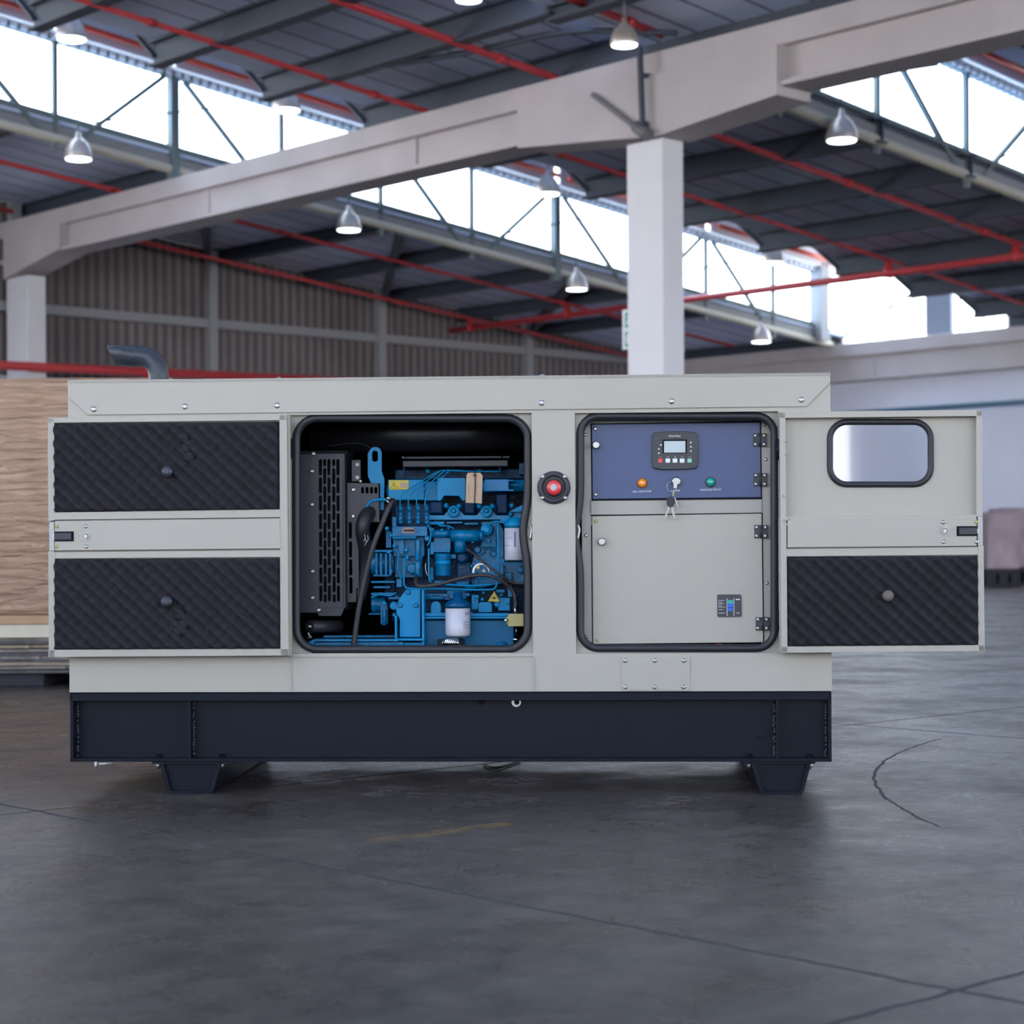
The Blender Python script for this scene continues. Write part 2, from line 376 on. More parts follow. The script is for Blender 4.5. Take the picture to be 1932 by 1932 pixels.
m_ = MB(); m_.hexa([(a, b, z) for a in (0.25, 0.30) for b in (-9.2, 0.5) for z in (6.30, 8.5)]); m_.build('monitor_end', RAFT, ceiling)
def roofz(b):
    if b > 10.2: return ZR - 0.05
    k = math.floor((b - 0.5) / PITCH); t = b - (0.5 + PITCH * k)
    return ZR if t < 5.35 else min(ZR + (t - 5.35) / 2.35 * (ZHI + 0.5 - ZR), ZHI + 0.5)
def rafter(a, pts, h=0.31, w=0.2, a2=None):
    m = MB()
    for (b0, z0), (b1, z1) in zip(pts, pts[1:]):
        p0 = Vector((a, b0, z0 - G*a)); p1 = Vector((a if a2 is None else a2, b1, z1 - G*(a if a2 is None else a2))); dn = Vector((0, 0, 1))
        m.bar(p0 - dn*0.02, p1 - dn*0.02, w, 0.03); m.bar(p0 - dn*(h/2), p1 - dn*(h/2), 0.03, h); m.bar(p0 - dn*h, p1 - dn*h, w, 0.03)
    m.build('rafter', RAFT, ceiling)
RAFA = (-8.0, -6.3, -4.6, -2.95, -1.3, 0.36, 2.5, 4.6, 6.6, 8.6, 10.6, 12.7, 14.7)
for a in RAFA: rafter(a, ((0.4, ZR), (5.9, ZR))); rafter(a, ((5.85, ZR + .02), (8.15, ZHI + .48), (10.1, ZHI + .49)), 0.22, 0.14)
for a in RAFA[:5]: rafter(a, ((-9.0, 6.54), (0.45, 6.54)), 0.17)
for a in RAFA[6:]: rafter(a, ((-9.0, ZR), (-3.6, ZR), (-1.1, ZHI + .48), (0.4, ZHI + .49)))
for a in (-2.5, 0.4, 2.4, 4.4, 6.4, 8.4, 10.4, 12.4): rafter(a, ((10.3, ZR - .05), (BW, ZR - .05)), 0.22)
rafter(0.6, ((10.3, ZR - .06), (BW, ZR - .06)), 0.16, 0.12, 4.2); rafter(4.6, ((10.3, ZR - .06), (BW, ZR - .06)), 0.16, 0.12, 8.4); rafter(8.8, ((10.3, ZR - .06), (BW, ZR - .06)), 0.16, 0.12, 12.4)
rafter(16.15, ((0.4, ZR), (6.1, ZR)), 0.30); rafter(16.15, ((-16, ZR), (0.4, ZR)), 0.30); rafter(16.15, ((10.3, ZR - .05), (BW, ZR - .05)), 0.22)
m_ = MB()                                              # curved conduit and brace below the sheeting
m_.tube([(-1.3, 3.6, 6.45 + .13), (-0.9, 2.2, 6.48 + .1), (-0.7, 0.8, 6.5 + .07), (-0.2, -0.4, 6.4)], 0.035, 6, smooth=4); m_.build('roof_conduit', RAFT, ceiling)
m_ = MB()
for b in (10.0, 0.3):
    m_.hexa([(a, bb, ZHI + 0.38 - G*a + z) for a in ((0.3 if b < 1 else A0), A1) for bb in (b - 0.12, b + 0.1) for z in (-0.12, 0.10)])
m_.build('edge_beam', RAFT, ceiling)

# clerestory glazing (windows) and their trusses
def clerestory(idx, bg_, a0, a1, label, off):
    m = MB(); m.hexa([(a, b, z - G*a) for a in (a0, a1) for b in (bg_ + 0.10, bg_ + 0.115) for z in (ZLO + 0.1, ZHI + 0.5)])
    win = struct(m.build('window_%d' % idx, GLASS, frame='B', recenter=False)); win.location = W(0, 0, 0)
    m = MB()                                            # corrugated sheet edge and fascia above the glass
    m.hexa([(a, b, z - G*a) for a in (a0, a1) for b in (bg_ - 0.12, bg_ + 0.14) for z in (ZGL1 + 0.10, ZGL1 + 0.16)])
    n = int((a1 - a0) / 0.16)
    for i in range(n):
        a = a0 + (a1 - a0) * (i + 0.5) / n
        m.hexa([(aa, b, z - G*aa) for aa in (a - 0.05, a + 0.05) for b in (bg_ - 0.10, bg_ + 0.10) for z in (ZGL1 + 0.02, ZGL1 + 0.11)])
    m.build('window_sheet_edge', FASC, win)
    m = MB(); a = a0
    while a < a1 - 0.1:                                 # light gutter pans between the rafters
        e = min(a + 1.86, a1)
        m.hexa([(aa, b + s, z - G*aa) for aa in (a, e) for (b, s) in ((bg_ - 0.20, 0.0), (bg_ - 0.16, 0.0)) for z in (ZGL1 + 0.12, ZGL1 + 0.80)])
        a += 2.0
    m.build('window_gutter', FASC, win)
    m = MB()                                            # bars in front of the lower pane row
    for z in (ZLO + 0.42, ZLO + 0.12): m.bar((a0, bg_ + 0.06, z - G*a0), (a1, bg_ + 0.06, z - G*a1), 0.03, 0.04)
    m.build('window_frame', TRUSS, win)
    t = empty('roof_truss', W((a0+a1)/2, bg_, ZLO - G*(a0+a1)/2), BANG)
    tag(t, label, 'truss')
    A_c = (a0 + a1) / 2
    def T(a, z, d=0.0): return Vector((a - A_c, d, z - G*a - (ZLO - G*A_c)))
    m = MB(); m.tube([T(a0, ZLO + 0.06), T(a1, ZLO + 0.06)], 0.07, 10); m.build('bottom_chord', TUBE, t)
    m = MB(); m.bar(T(a0, ZLO - 0.03 + 0.22, .02), T(a1, ZLO - 0.03 + 0.22, .02), 0.06, 0.12); m.build('sill_rail', RAIL, t)
    m = MB(); m.bar(T(a0, ZLO + 0.36, 0), T(a1, ZLO + 0.36, 0), 0.05, 0.05); m.build('middle_chord', TRUSS, t)
    m = MB(); m.bar(T(a0, ZGL1 + 0.06), T(a1, ZGL1 + 0.06), 0.10, 0.10); m.build('top_chord', TRUSS, t)
    k = math.ceil((a0 - off) / 2.0); a = off + 2.0 * k; i = k
    while a <= a1:
        w = 0.14 if i % 4 == 0 else 0.07
        m = MB(); m.bar(T(a, ZLO - 0.12), T(a, ZGL1 + 0.06), w, w, (1, 0, 0)); m.build('post', TRUSS, t)
        if a + 2 <= a1:
            m = MB()
            if i % 2 == 0: m.bar(T(a + 0.2, ZGL1, 0), T(a + 1.75, ZLO + 0.1, 0), 0.065, 0.065)
            else: m.bar(T(a + 1.85, ZGL1, 0), T(a + 0.35, ZLO + 0.1, 0), 0.065, 0.065)
            m.build('diagonal', TRUSS, t)
        if i % 2 == 1 and a + 4 < a1:
            m = MB(); m.bar(T(a + 0.6, ZLO + 0.42, -0.1), T(a + 3.2, ZGL1 - 0.1, -0.1), 0.03, 0.03); m.build('brace', TRUSS, t)
        a += 2.0; i += 1
    return t
clerestory(1, 10.2, -12.0, 15.9, 'long grey lattice truss in front of the middle clerestory, crossing behind the white column', 0.07)
clerestory(2, 0.5, 0.35, 15.9, 'grey lattice truss before the clerestory at the upper right corner', 0.6)
for i, b in enumerate((-9.2, -18.9)):
    m = MB(); m.hexa([(a, bb, z - G*a) for a in (A0, A1) for bb in (b, b + 0.015) for z in (ZLO + 0.1, ZHI)])
    w_ = struct(m.build('window_%d' % (i + 3), GLASS, frame='B', recenter=False)); w_.location = W(0, 0, 0)

# side wall (corrugated) with posts and girt, white lower part
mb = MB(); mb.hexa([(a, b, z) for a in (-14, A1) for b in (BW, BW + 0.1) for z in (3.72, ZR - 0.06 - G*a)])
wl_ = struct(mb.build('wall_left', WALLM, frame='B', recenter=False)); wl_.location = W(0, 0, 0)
WALLP = mat('painted wall', (0.62, 0.62, 0.66), 0.7)
GIRT = mat('girt grey paint', (0.33, 0.34, 0.36), 0.6)
m = MB(); m.box(-14, A1, BW - 0.14, BW, 4.82, 4.98); m.build('wall_girt', GIRT, wl_)
for a in (-3.8, 0.2, 4.2, 8.2, 12.2):
    m = MB(); m.box(a - 0.09, a + 0.09, BW - 0.2, BW, 3.7, 7.0 - G*a - 0.3); m.build('wall_post', GIRT, wl_)
mb = MB(); mb.box(-14, A1, BW, BW + 0.12, 0, 3.72)
struct(mb.build('wall_lower_left', ENDW, frame='B'))['kind'] = 'structure'
# end wall: painted lower part, translucent sheeting above the beam
mb = MB(); mb.box(A1 - 0.05, A1 + 0.1, BR, BW, 0, 4.2)
struct(mb.build('wall_end', ENDW, frame='B'))
mb = MB()
for b0, b1 in [(f, f + PITCH) for f in feet]:
    for c0, c1 in ((b0, b0 + 5.35), (b0 + 5.35, b1)): mb.hexa([(a, b, z) for a in (A1, A1 + 0.02) for b in (c0, c1) for z in (4.2, roofz(b + (0.001 if b == c0 else -0.001)) - (0.0 if c0 == b0 else 0.25) - G*A1)])
w5 = struct(mb.build('window_5', SHEETW, frame='B', recenter=False)); w5.location = W(0, 0, 0)
mb = MB(); mb.box(A1 - 0.02, A1 + 0.1, 10.2, BW, 4.2, ZR - 0.04 - G*A1); struct(mb.build('wall_gable', WALLM, frame='B'))
m = MB()
for k in range(30): m.box(A1 - 0.03, A1, 10.6 - 0.55*k, 10.63 - 0.55*k, 4.2, 7.2)
m.build('sheet_joints', mat('joint grey', (0.42, 0.43, 0.42), .6), w5)
m = MB(); m.bar((A1 - 0.1, 10.2, 5.0), (A1 - 0.1, 8.4, 5.75), 0.04, 0.05); m.build('wind_brace', TRUSS, w5)
m = MB(); m.box(A1 - 0.12, A1 - 0.02, 7.45, 8.05, 4.9, 7.0); m.build('steel_infill', mat('blue grey infill', (0.24, 0.29, 0.38), .6), w5)
# far post below the truss end
mb = MB(); mb.box(15.35, 15.6, 10.0, 10.3, 4.9, 6.6 - 0.1)
tag(mb.build('steel_post', GIRT, frame='B'), 'short grey steel post at the far end of the middle truss', 'post')
mb = MB(); mb.tube([W(15.9, 12, 3.42) - W(0, 0, 0), W(15.9, -6, 3.42) - W(0, 0, 0)], 0.05, 8)
cp = mb.build('conduit_pipe', mat('teal pipe', (0.10, 0.20, 0.28), .5)); cp.location += W(0, 0, 0)
tag(cp, 'thin teal pipe along the far bluish white wall', 'pipe')

def window_wall(name, along, pos, lo, hi, ztop):
    m = MB()
    def bx(u0, u1, z0, z1):
        if along == 'b': m.box(pos - 0.2, pos, u0, u1, z0, z1)
        else: m.box(u0, u1, pos - 0.2, pos, z0, z1)
    for z0, z1 in ((0, 1.1), (3.3, 3.8), (6.2, ztop)): bx(lo, hi, z0, z1)
    u = lo
    while u < hi:
        bx(u, u + 1.0, 1.1, 6.2)
        for k in (1, 2, 3): bx(u + 1 + k*1.25 - 0.04, u + 1 + k*1.25 + 0.04, 1.1, 6.2)
        u += 6.0
    return struct(m.build(name, WALLP, frame='B'))
window_wall('wall_back', 'b', A0, BR, BW, 9.2); window_wall('wall_right', 'a', BR, A0, -4.0, 8.0)  # unseen walls; openings and the short right end shaped for the light let in
# beams and columns
def beam(a, b0, b1, ztop, zbot, label, haunches=()):
    o = empty('roof_beam', W(a, (b0 + b1)/2, zbot), BANG); bc = (b0 + b1)/2
    tag(o, label, 'beam')
    def q(b): return b - bc
    m = MB()                                            # upper gutter band stands a little proud
    m.box(-0.05, 0.40, q(b0), q(b1), ztop - 0.27 - zbot, ztop - zbot); m.build('top_band', CONC, o, bevel=0.01)
    m = MB(); m.box(0.06, 0.30, q(b0), q(b1), 0.05, ztop - 0.27 - zbot)
    b = b0 + 1.2
    while b < b1: m.box(0.03, 0.06, q(b), q(b + 0.10), 0.05, ztop - 0.27 - zbot); b += 4.8
    m.build('web', CONC, o)
    m = MB(); m.box(-0.08, 0.42, q(b0), q(b1), 0.0, 0.055); m.build('bottom_flange', CONC, o, bevel=0.005)
    for (p0, zp0, p1, zp1) in haunches:                 # thickened ends beside a column
        m = MB(); s = -0.12; e = 0.44
        m.hexa([(x, q(p), z - zbot) for p, zl in ((p0, zp0), (p1, zp1)) for x in (s, e) for z in (zl, ztop - 0.27)])
        m.build('haunch', CONC, o)
    return o
ZT, ZB = 6.31, 5.60
beam(0.0, -16.0, 18.0, ZT, ZB, 'big cream concrete beam crossing the whole picture over the white column', ((2.3, 5.56, -0.02, 5.34), (-0.02, 5.34, -1.75, 5.50), (15.2, 5.32, 13.3, 5.62)))
beam(16.0, -16.0, BW, 4.86, 4.08, 'far pale beam below the white sheeting at the right', ())
def column(b0, a0, wa, wb, z, label):
    m = MB(); m.box(a0, a0 + wa, b0, b0 + wb, 0, z)
    tag(m.build('column', COLM, frame='B', bevel=0.012), label, 'column')
column(0.0, -0.02, 0.35, 0.56, 5.34, 'tall white square column in the middle, behind the generator')
column(14.56, -0.02, 0.35, 0.72, 5.34, 'cream column at the left edge of the picture')
column(-14.9, -0.02, 0.35, 0.56, 5.6, 'white column carrying the near right end of the big beam')

# hanger bracket and rods on the beam beside the middle column
b_, z_ = hit_a(1205, 60, -0.25); m = MB()
def HA(px, py, a): b, z = hit_a(px, py, a); return Vector((a, b, z))
m.bar(HA(1207, 90, -0.22), HA(1212, 232, -0.22), 0.05, 0.05); m.bar(HA(1212, 232, -0.22), HA(1224, 240, -0.10), 0.04, 0.07); m.bar(HA(1207, 142, -.22), HA(1228, 144, -.08), 0.04, 0.05)
HC = HA(1212, 240, -0.16); hb = empty('pipe_hanger', W(*HC), BANG); tag(hb, 'dark hanger rod and slanting stay bar at the head of the middle column', 'bracket')
for v in m.bm.verts: v.co -= HC
m.build('rod', RAFT, hb)
m = MB(); m.bar(HA(1118, 178, -0.16), HA(1212, 250, -0.16), 0.05, 0.05); m.cyl(HA(1200, 238, -0.2), HA(1222, 256, -0.2), 0.07, n=10)
for v in m.bm.verts: v.co -= HC
m.build('stay_bar', mat('weathered steel', (0.16, 0.16, 0.17), .6), hb)

# sprinkler pipes, falling with the roof
def pipe(b, z, a0, a1, label, r=0.035, m_=RED, fitt=True):
    m = MB(); m.tube([(a0, b, z - G*a0), (a1, b, z - G*a1)], r, 10)
    a = a0 + 1.5
    while fitt and a < a1: m.lathe((a, b, z - G*a), (1, 0, -G), [(-0.06, r*1.35), (0.06, r*1.35)], 10); a += 3.3
    tag(m.build('sprinkler_pipe', m_, frame='B'), label, 'pipe', 'red sprinkler pipes under the roof')
pipe(14.9, 6.42, 0.25, 15, 'red sprinkler pipe nearest the corrugated wall, emerging low from under the beam')
pipe(14.9, 6.42, -8, -0.1, 'short red sprinkler pipe at the left edge just above the beam end')
pipe(12.06, 6.45, -8, 15, 'red sprinkler pipe just below the middle clerestory, second from the corrugated wall')
pipe(4.46, 6.45, -12, 15, 'red sprinkler pipe running over the beam halfway between left edge and column')
pipe(2.04, 6.45, -12, 15, 'thick red sprinkler pipe meeting the beam left of the column and reappearing right of it', r=0.045)
pipe(-0.08, 6.45, -12, -0.1, 'red sprinkler pipe above the beam, near the column top', r=0.045)
pipe(-2.2, 6.45, -12, -0.3, 'red sprinkler pipe at the top edge right of the column')
for b, s in ((10.2, 'middle clerestory'), (0.5, 'clerestory in the upper right corner')):
    m = MB(); a = -11.9
    while a < 15:
        m.tube([(a, b - 0.30, ZGL1 + 0.25 - G*a), (min(a + 1.8, 15.8), b - 0.30, ZGL1 + 0.25 - G*min(a + 1.8, 15.8))], 0.045, 8); a += 2.0
    tag(m.build('ridge_pipe', REDO, frame='B'), 'red pipe run, coloured orange as if sunlit, along the head of the ' + s, 'pipe')
mp_ = empty('main_pipe', W(10.15, 6.0, 5.2), BANG); tag(mp_, 'red main pipe crossing level behind the middle column, joined to the others by drops', 'pipe')
m = MB(); m.tube([(0, -16, 0), (0, 9.6, 0)], 0.06, 10); m.build('run', RED, mp_)
for b in (2.04, 4.46, 12.06, 14.9):
    m = MB(); m.tube([(0, b - 6, 0), (0, b - 6, 6.42 - G*10.15 - 5.2)], 0.055, 8); m.lathe((0, b - 6, 0.02), (0, 0, 1), [(-0.09, 0.08), (0.09, 0.08)], 10); m.build('drop', RED, mp_)
(a_0, z_0), (a_1, z_1) = hit_b(0, 689, 14.35), hit_b(517, 713, 14.35); sl = (z_1 - z_0)/(a_1 - a_0)
m = MB(); m.tube([(-10, 14.35, z_0 + sl*(-10 - a_0)), (13, 14.35, z_0 + sl*(13 - a_0))], 0.075, 10)
for a in (-2.4, 2.2): m.lathe((a, 14.35, z_0 + sl*(a - a_0)), (1, 0, sl), [(-0.1, 0.1), (0.1, 0.1)], 10)
tag(m.build('wall_pipe', RED, frame='B'), 'thick red pipe along the foot of the corrugated wall, just above the generator', 'pipe')

# pendant lamps
lp = empty('pendant_lamp', (0, 0, 0))
m = MB(); m.lathe((0, 0, 0), (0, 0, 1), [(0.0, 0.20), (0.02, 0.205), (0.09, 0.196), (0.16, 0.176), (0.23, 0.135), (0.28, 0.085), (0.31, 0.05), (0.40, 0.03)], 20); m.build('lamp_shade', ALU, lp)
m = MB(); m.lathe((0, 0, 0), (0, 0, -1), [(-0.01, 0.185), (0.012, 0.18), (0.022, 0.10)], 20); m.build('diffuser', GLOW, lp)
m = MB(); m.tube([(0, 0, 0.4), (0, 0, 0.62)], 0.012, 6); m.build('cord', TRUSS, lp)
lamps = []
def HB(px, py, b): a, z = hit_b(px, py, b); return a, b, z
spec = [(148, 300, 9.9, 'pendant lamp on its cord under the left end of the middle truss'),
        (658, 434, 9.9, 'pendant lamp just under the beam between left edge and column, below the middle truss'),
        (1088, 546, 9.9, 'pendant lamp left of the middle column, low above the red main pipe'),
        (1436, 645, 9.9, 'lowest pendant lamp, right of the middle column above the far beam'),
        (135, 74, 8.0, 'pendant lamp at the top left corner before the clerestory head'),
        (541, 208, 8.0, 'pendant lamp touching the clerestory head left of centre, above the beam'),
        (1034, 366, 8.0, 'pendant lamp at the clerestory head between beam and column'),
        (1458, 496, 8.0, 'pendant lamp at the clerestory head right of the column'),
        (1801, 595, 9.2, 'dark pendant lamp before the far white sheeting at the right'),
        (1588, 265, 0.25, 'large pendant lamp under the upper right truss'),
        (1178, 85, None, 'pendant lamp in front of the roof above the column, by the hanger rod'),
        (884, 0, None, 'pendant lamp cut by the top edge of the picture')]
for i, (px, py, b, lab) in enumerate(spec):
    if b is None:
        u, v = ray(px, py); Y = 19.6; p = Vector((u*Y, Y, CAMH + v*Y)); top = None
    else:
        q = HB(px, py, b); p = W(*q)
    o = lp if i == 0 else copy_tree(lp)
    o.location = p; lamps.append(o); tag(o, lab, 'lamp', 'pendant lamps under the roof')
    if b is None: o.scale = (0.71,)*3
    o.rotation_euler = (0, 0, i * 0.7)

# safety sign behind the column's left edge
bs, zs = hit_a(1174, 585, 0.34); bs2, zs2 = hit_a(1174, 660, 0.34)
sg = empty('safety_sign', W(0.34, bs - 0.23, zs2), BANG); tag(sg, 'green and white exit sign with two pictograms, half hidden by the middle column', 'sign')
m = MB(); m.box(0, 0.02, -0.23, 0.23, 0, zs - zs2); m.build('sign_board', WHITE, sg)
hh = zs - zs2
for z0 in (0.06, 0.54):
    m = MB(); m.box(-0.006, 0, -0.18, 0.18, hh*z0, hh*(z0 + 0.38)); f = m.build('pictogram_field', SIGNG, sg)
    m = MB()
    if z0 > 0.3:
        m.prism([(0.06, hh*0.60), (0.10, hh*0.60), (0.12, hh*0.70), (0.14, hh*0.62), (0.165, hh*0.63), (0.13, hh*0.76), (0.15, hh*0.82), (0.12, hh*0.86), (0.085, hh*0.78)], -0.010, -0.006)
    else:
        m.lathe((0.05, -0.006, hh*0.25), (0, -1, 0), [(0, 0.11), (0.004, 0.11)], 16)
    for v in m.bm.verts: v.co = Vector((v.co.y, v.co.x, v.co.z))
    m.build('pictogram', WHITE, f)

# ---- goods at the left, behind the generator
def gz(px, py):                                      # floor point under a pixel
    u, v = ray(px, py); Y = -CAMH / v; return Vector((u*Y, Y, 0))
YL = 10.6
def at(px, py, Y): u, v = ray(px, py); return Vector((u*Y, Y, CAMH + v*Y))
xl, xr = -4.6, at(330, 1200, YL).x
zt = at(60, 713, YL).z; zb = at(60, 1178, YL).z; zp = at(60, 1203, YL).z; zs_ = at(60, 1270, YL).z
GW = Matrix.Rotation(0.0, 4, 'Z')
def wrapped_material():
    m = mat('stretch wrapped board', (0.43, 0.275, 0.185), 0.32, var=0.08, vscale=3, spec=0.4, coat=0.1)
    nt = m.node_tree; N = nt.nodes; p = N['Principled BSDF']; tc = N.new('ShaderNodeTexCoord'); mp2 = N.new('ShaderNodeMapping')
    mp2.inputs['Scale'].default_value = (3, 3, 22); mp2.inputs['Rotation'].default_value = (0, 0.12, 0)
    nz = N.new('ShaderNodeTexNoise'); nz.inputs['Scale'].default_value = 1.6; nz.inputs['Detail'].default_value = 5; nz.inputs['Distortion'].default_value = 0.7
    b = N.new('ShaderNodeBump'); b.inputs['Strength'].default_value = 1.0; b.inputs['Distance'].default_value = 0.05
    nt.links.new(tc.outputs['Object'], mp2.inputs[0]); nt.links.new(mp2.outputs[0], nz.inputs['Vector']); nt.links.new(nz.outputs['Fac'], b.inputs['Height']); nt.links.new(b.outputs[0], p.inputs['Normal'])
    return m
m = MB(); m.box(xl, xr, YL, YL + 1.3, zb + 0.052, zt)
wp = m.build('board_pack', wrapped_material(), bevel=0.02); tag(wp, 'tall tan board pack in clear wrinkled wrap behind the left end of the generator', 'pack')
m = MB(); m.box(xl, xr + 0.02, YL - 0.015, YL + 1.3, zb, zb + 0.05)
tag(m.build('timber_board', mat('tan board edge', (0.42, 0.26, 0.15), .7, var=.1), bevel=0.004), 'brown timber board directly under the wrapped pack', 'board')
m = MB(); m.box(xl, xr + 0.05, YL - 0.03, YL + 1.3, zp, zb - 0.002)
tag(m.build('pale_plank', PLANK, bevel=0.005), 'thick pale plank between the brown board and the dark sheet stack', 'plank')
ns = 10; zz = zs_; hs = (zp - zs_) / ns
for i in range(ns):
    ex = random.uniform(-0.03, 0.10)
    mt_ = (SHEETB, SHEETA, SHEETC, SHEETB, SHEETA)[i % 5]
    m = MB(); x0 = xl; x1 = xr + ex; n = 14
    for k in range(n):                                 # slightly sagging sheet
        xa = x0 + (x1 - x0)*k/n; xb = x0 + (x1 - x0)*(k+1)/n
        f = lambda x: -0.014 * math.sin((x - x0) * 1.4 + i) * (0.3 if i in (0, ns-1) else 1.0) * 0.25
        y0 = YL - 0.02 + random.uniform(-0.0, 0.03)
        m.hexa([(x, y, z + f(x)) for x in (xa, xb) for y in (y0, YL + 1.25) for z in (zz + 0.001, zz + hs*0.86)])
    tag(m.build('plywood_sheet', mt_), 'weathered plywood sheet, %s of the flat stack at the lower left' % ('lowest/second from the bottom/third from the bottom/fourth from the bottom/fifth from the bottom/fifth from the top/fourth from the top/third from the top/second from the top/topmost'.split('/')[i]), 'sheet', 'plywood sheets stacked at the left')
    zz += hs
for i, (x0, x1) in enumerate(((-2.95, -2.55), (-1.9, -1.5))):
    m = MB(); m.box(x0 - 0.6 if i == 0 else x0, x1, YL + 0.02, YL + 1.2, 0, zs_ - 0.002)
    tag(m.build('bearer_block', PALLET, bevel=0.004), ('left' if i == 0 else 'right') + ' dark bearer block under the plywood stack', 'block', 'bearers under the plywood stack')

# ---- wrapped pallets at the far right
for i, (px0, px1, ptop, Y, lab) in enumerate(((1862, 1925, 966, 33.5, 'grey pink wrapped goods on a pallet far right beside the door edge'), (1890, 1990, 958, 35.5, 'wider wrapped goods on a pallet behind, at the right edge of the picture'), (1560, 1800, 962, 36.5, 'wrapped goods on a pallet far behind the right door window'))):
    p0 = at(px0, 1080, Y); p1 = at(px1, 1080, Y); zt_ = at(px0, ptop, Y).z
    o = empty('wrapped_pallet', ((p0.x + p1.x)/2, Y + 0.5, 0)); tag(o, lab, 'goods')
    w = (p1.x - p0.x)/2
    m = MB(); m.box(-w, w, -0.5, 0.5, 0.30, zt_); m.build('wrapped_load', CRATE, o, bevel=0.03)
    m = MB(); m.box(-w, w, -0.5, 0.5, 0.22, 0.30); m.box(-w, w, -0.5, 0.5, 0.0, 0.05)
    for x in (-w, -0.08, w - 0.16): m.box(x, x + 0.16, -0.5, 0.5, 0.05, 0.22)
    m.build('pallet', PALLET, o)

# ================================================================== THE GENERATOR SET
gen = empty('generator_set', GO, GT)
tag(gen, 'cream and black generator set standing open in the foreground, blue engine and control panel showing', 'generator')
def PX(v): return v                                   # points are already in the generator's own frame
xl0, xr0 = L(129.5, 1000).x, L(1568, 1000).x
zbase = 0.098; zrail = L(850, 1305).z; zroof = L(850, 710).z; zfold = L(850, 776).z
DEP = 0.98
def rect(px0, py0, px1, py1, d):                     # (x0,x1,z0,z1)
    a = L(px0, py1, d); b = L(px1, py0, d); return a.x, b.x, a.z, b.z
def pbox(m, px0, py0, px1, py1, d0, d1):
    x0, x1, z0, z1 = rect(px0, py0, px1, py1, d0); m.box(x0, x1, d0, d1, z0, z1); return m
def ppoly(m, pts, d0, d1):
    q = [L(x, y, d0) for x, y in pts]; m.prism([(p.x, p.z) for p in q], d0, d1); return m
def part(name, m_, fn, parent=None, bevel=0.0):
    m = MB(); fn(m); return m.build(name, m_, parent if parent is not None else gen, bevel=bevel)
def pdisc(m, px, py, r, d0, d1, n=18, r2=None):      # r in pixels of the photograph at depth d0
    c = L(px, py, d0); rr = r * 5.9 / FPX
    m.lathe(c, (0, 1, 0), [(0, rr), (d1 - d0, rr if r2 is None else r2 * 5.9 / FPX)], n); return m
def ptube(m, pts, r, d, n=8, smooth=4):
    q = [L(p[0], p[1], p[2] if len(p) > 2 else d) for p in pts]; m.tube(q, r * 5.9 / FPX, n, smooth=smooth); return m
def screw(px, py, d, parent=None, r=4.6, m_=STEEL, name='screw'):
    m = MB(); c = L(px, py, d); s = 5.9 / FPX
    m.lathe(c, (0, -1, 0), [(-0.001, r*1.25*s), (0.0012, r*1.25*s), (0.0012, r*0.85*s), (0.004, r*0.6*s)], 12)
    o = m.build(name, m_, parent if parent is not None else gen)
    return o

# canopy skin: front sheet with the two door openings, sides, back and top
OL = (547, 779, 1003, 1233); OR = (1087, 776, 1468, 1233)
xoL0, xoL1, zoL0, zoL1 = rect(*OL, 0); xoR0, xoR1, zoR0, zoR1 = rect(*OR, 0)
zo0 = min(zoL0, zoR0); zo1 = max(zoL1, zoR1)
T_ = 0.022
def skin(m):
    m.box(xl0, xoL0, 0, T_, zrail, zroof - 0.01); m.box(xoL1, xoR0, 0, T_, zrail, zroof - 0.01); m.box(xoR1, xr0, 0, T_, zrail, zroof - 0.01)
    for x0, x1, z0, z1 in ((xoL0, xoL1, zoL0, zoL1), (xoR0, xoR1, zoR0, zoR1)):
        m.box(x0, x1, 0, T_, zrail, z0); m.box(x0, x1, 0, T_, z1, zroof - 0.01)
    m.box(xl0, xl0 + 0.015, T_, DEP, zrail, zroof - 0.01); m.box(xr0 - 0.015, xr0, T_, DEP, zrail, zroof - 0.01)
    m.box(xl0, xr0, DEP - 0.015, DEP, zrail, zroof - 0.01)
part('canopy_panel', CREAM, skin)
def rrect(px0, py0, px1, py1, r, d, n=7, bulge=None):
    P_ = []
    for cx, cy, a0 in ((px1 - r, py0 + r, -90), (px1 - r, py1 - r, 0), (px0 + r, py1 - r, 90), (px0 + r, py0 + r, 180)):
        for k in range(n + 1):
            a = math.radians(a0 + 90 * k / n); P_.append((cx + r*math.cos(a), cy + r*math.sin(a)))
    if bulge:                                        # extra points down one side so the seal bows round the lock
        side, by, amt, hw = bulge; Q = []
        for i, p in enumerate(P_):
            Q.append(p); nx = P_[(i+1) % len(P_)]
            if abs(nx[1] - p[1]) > 100:
                for k in range(1, 40):
                    y = p[1] + (nx[1] - p[1]) * k / 40; x = p[0] + (nx[0] - p[0]) * k / 40
                    if (side > 0) == (x > (px0 + px1)/2): x -= side * amt * math.exp(-((y - by)/hw)**2)
                    Q.append((x, y))
        P_ = Q
    return P_
def frame_plate(name, rc, inner, m_):
    m = MB(); out = [L(rc[0], rc[1], T_), L(rc[2], rc[1], T_), L(rc[2], rc[3], T_), L(rc[0], rc[3], T_)]
    m.plate([(p.x, p.z) for p in out], [[(q.x, q.z) for q in (L(x, y, T_) for x, y in inner)]], T_, T_ + 0.02)
    return m.build(name, m_, gen)
inL = rrect(560, 789, 994, 1224, 40, T_, bulge=(1, 1005, 8, 45)); inR = rrect(1096, 787, 1459, 1223, 34, T_, bulge=(-1, 1008, -8, 45))
frame_plate('opening_frame', (545, 777, 1005, 1235), inL, CREAMIN); frame_plate('opening_frame', (1085, 774, 1470, 1235), inR, CREAMIN)
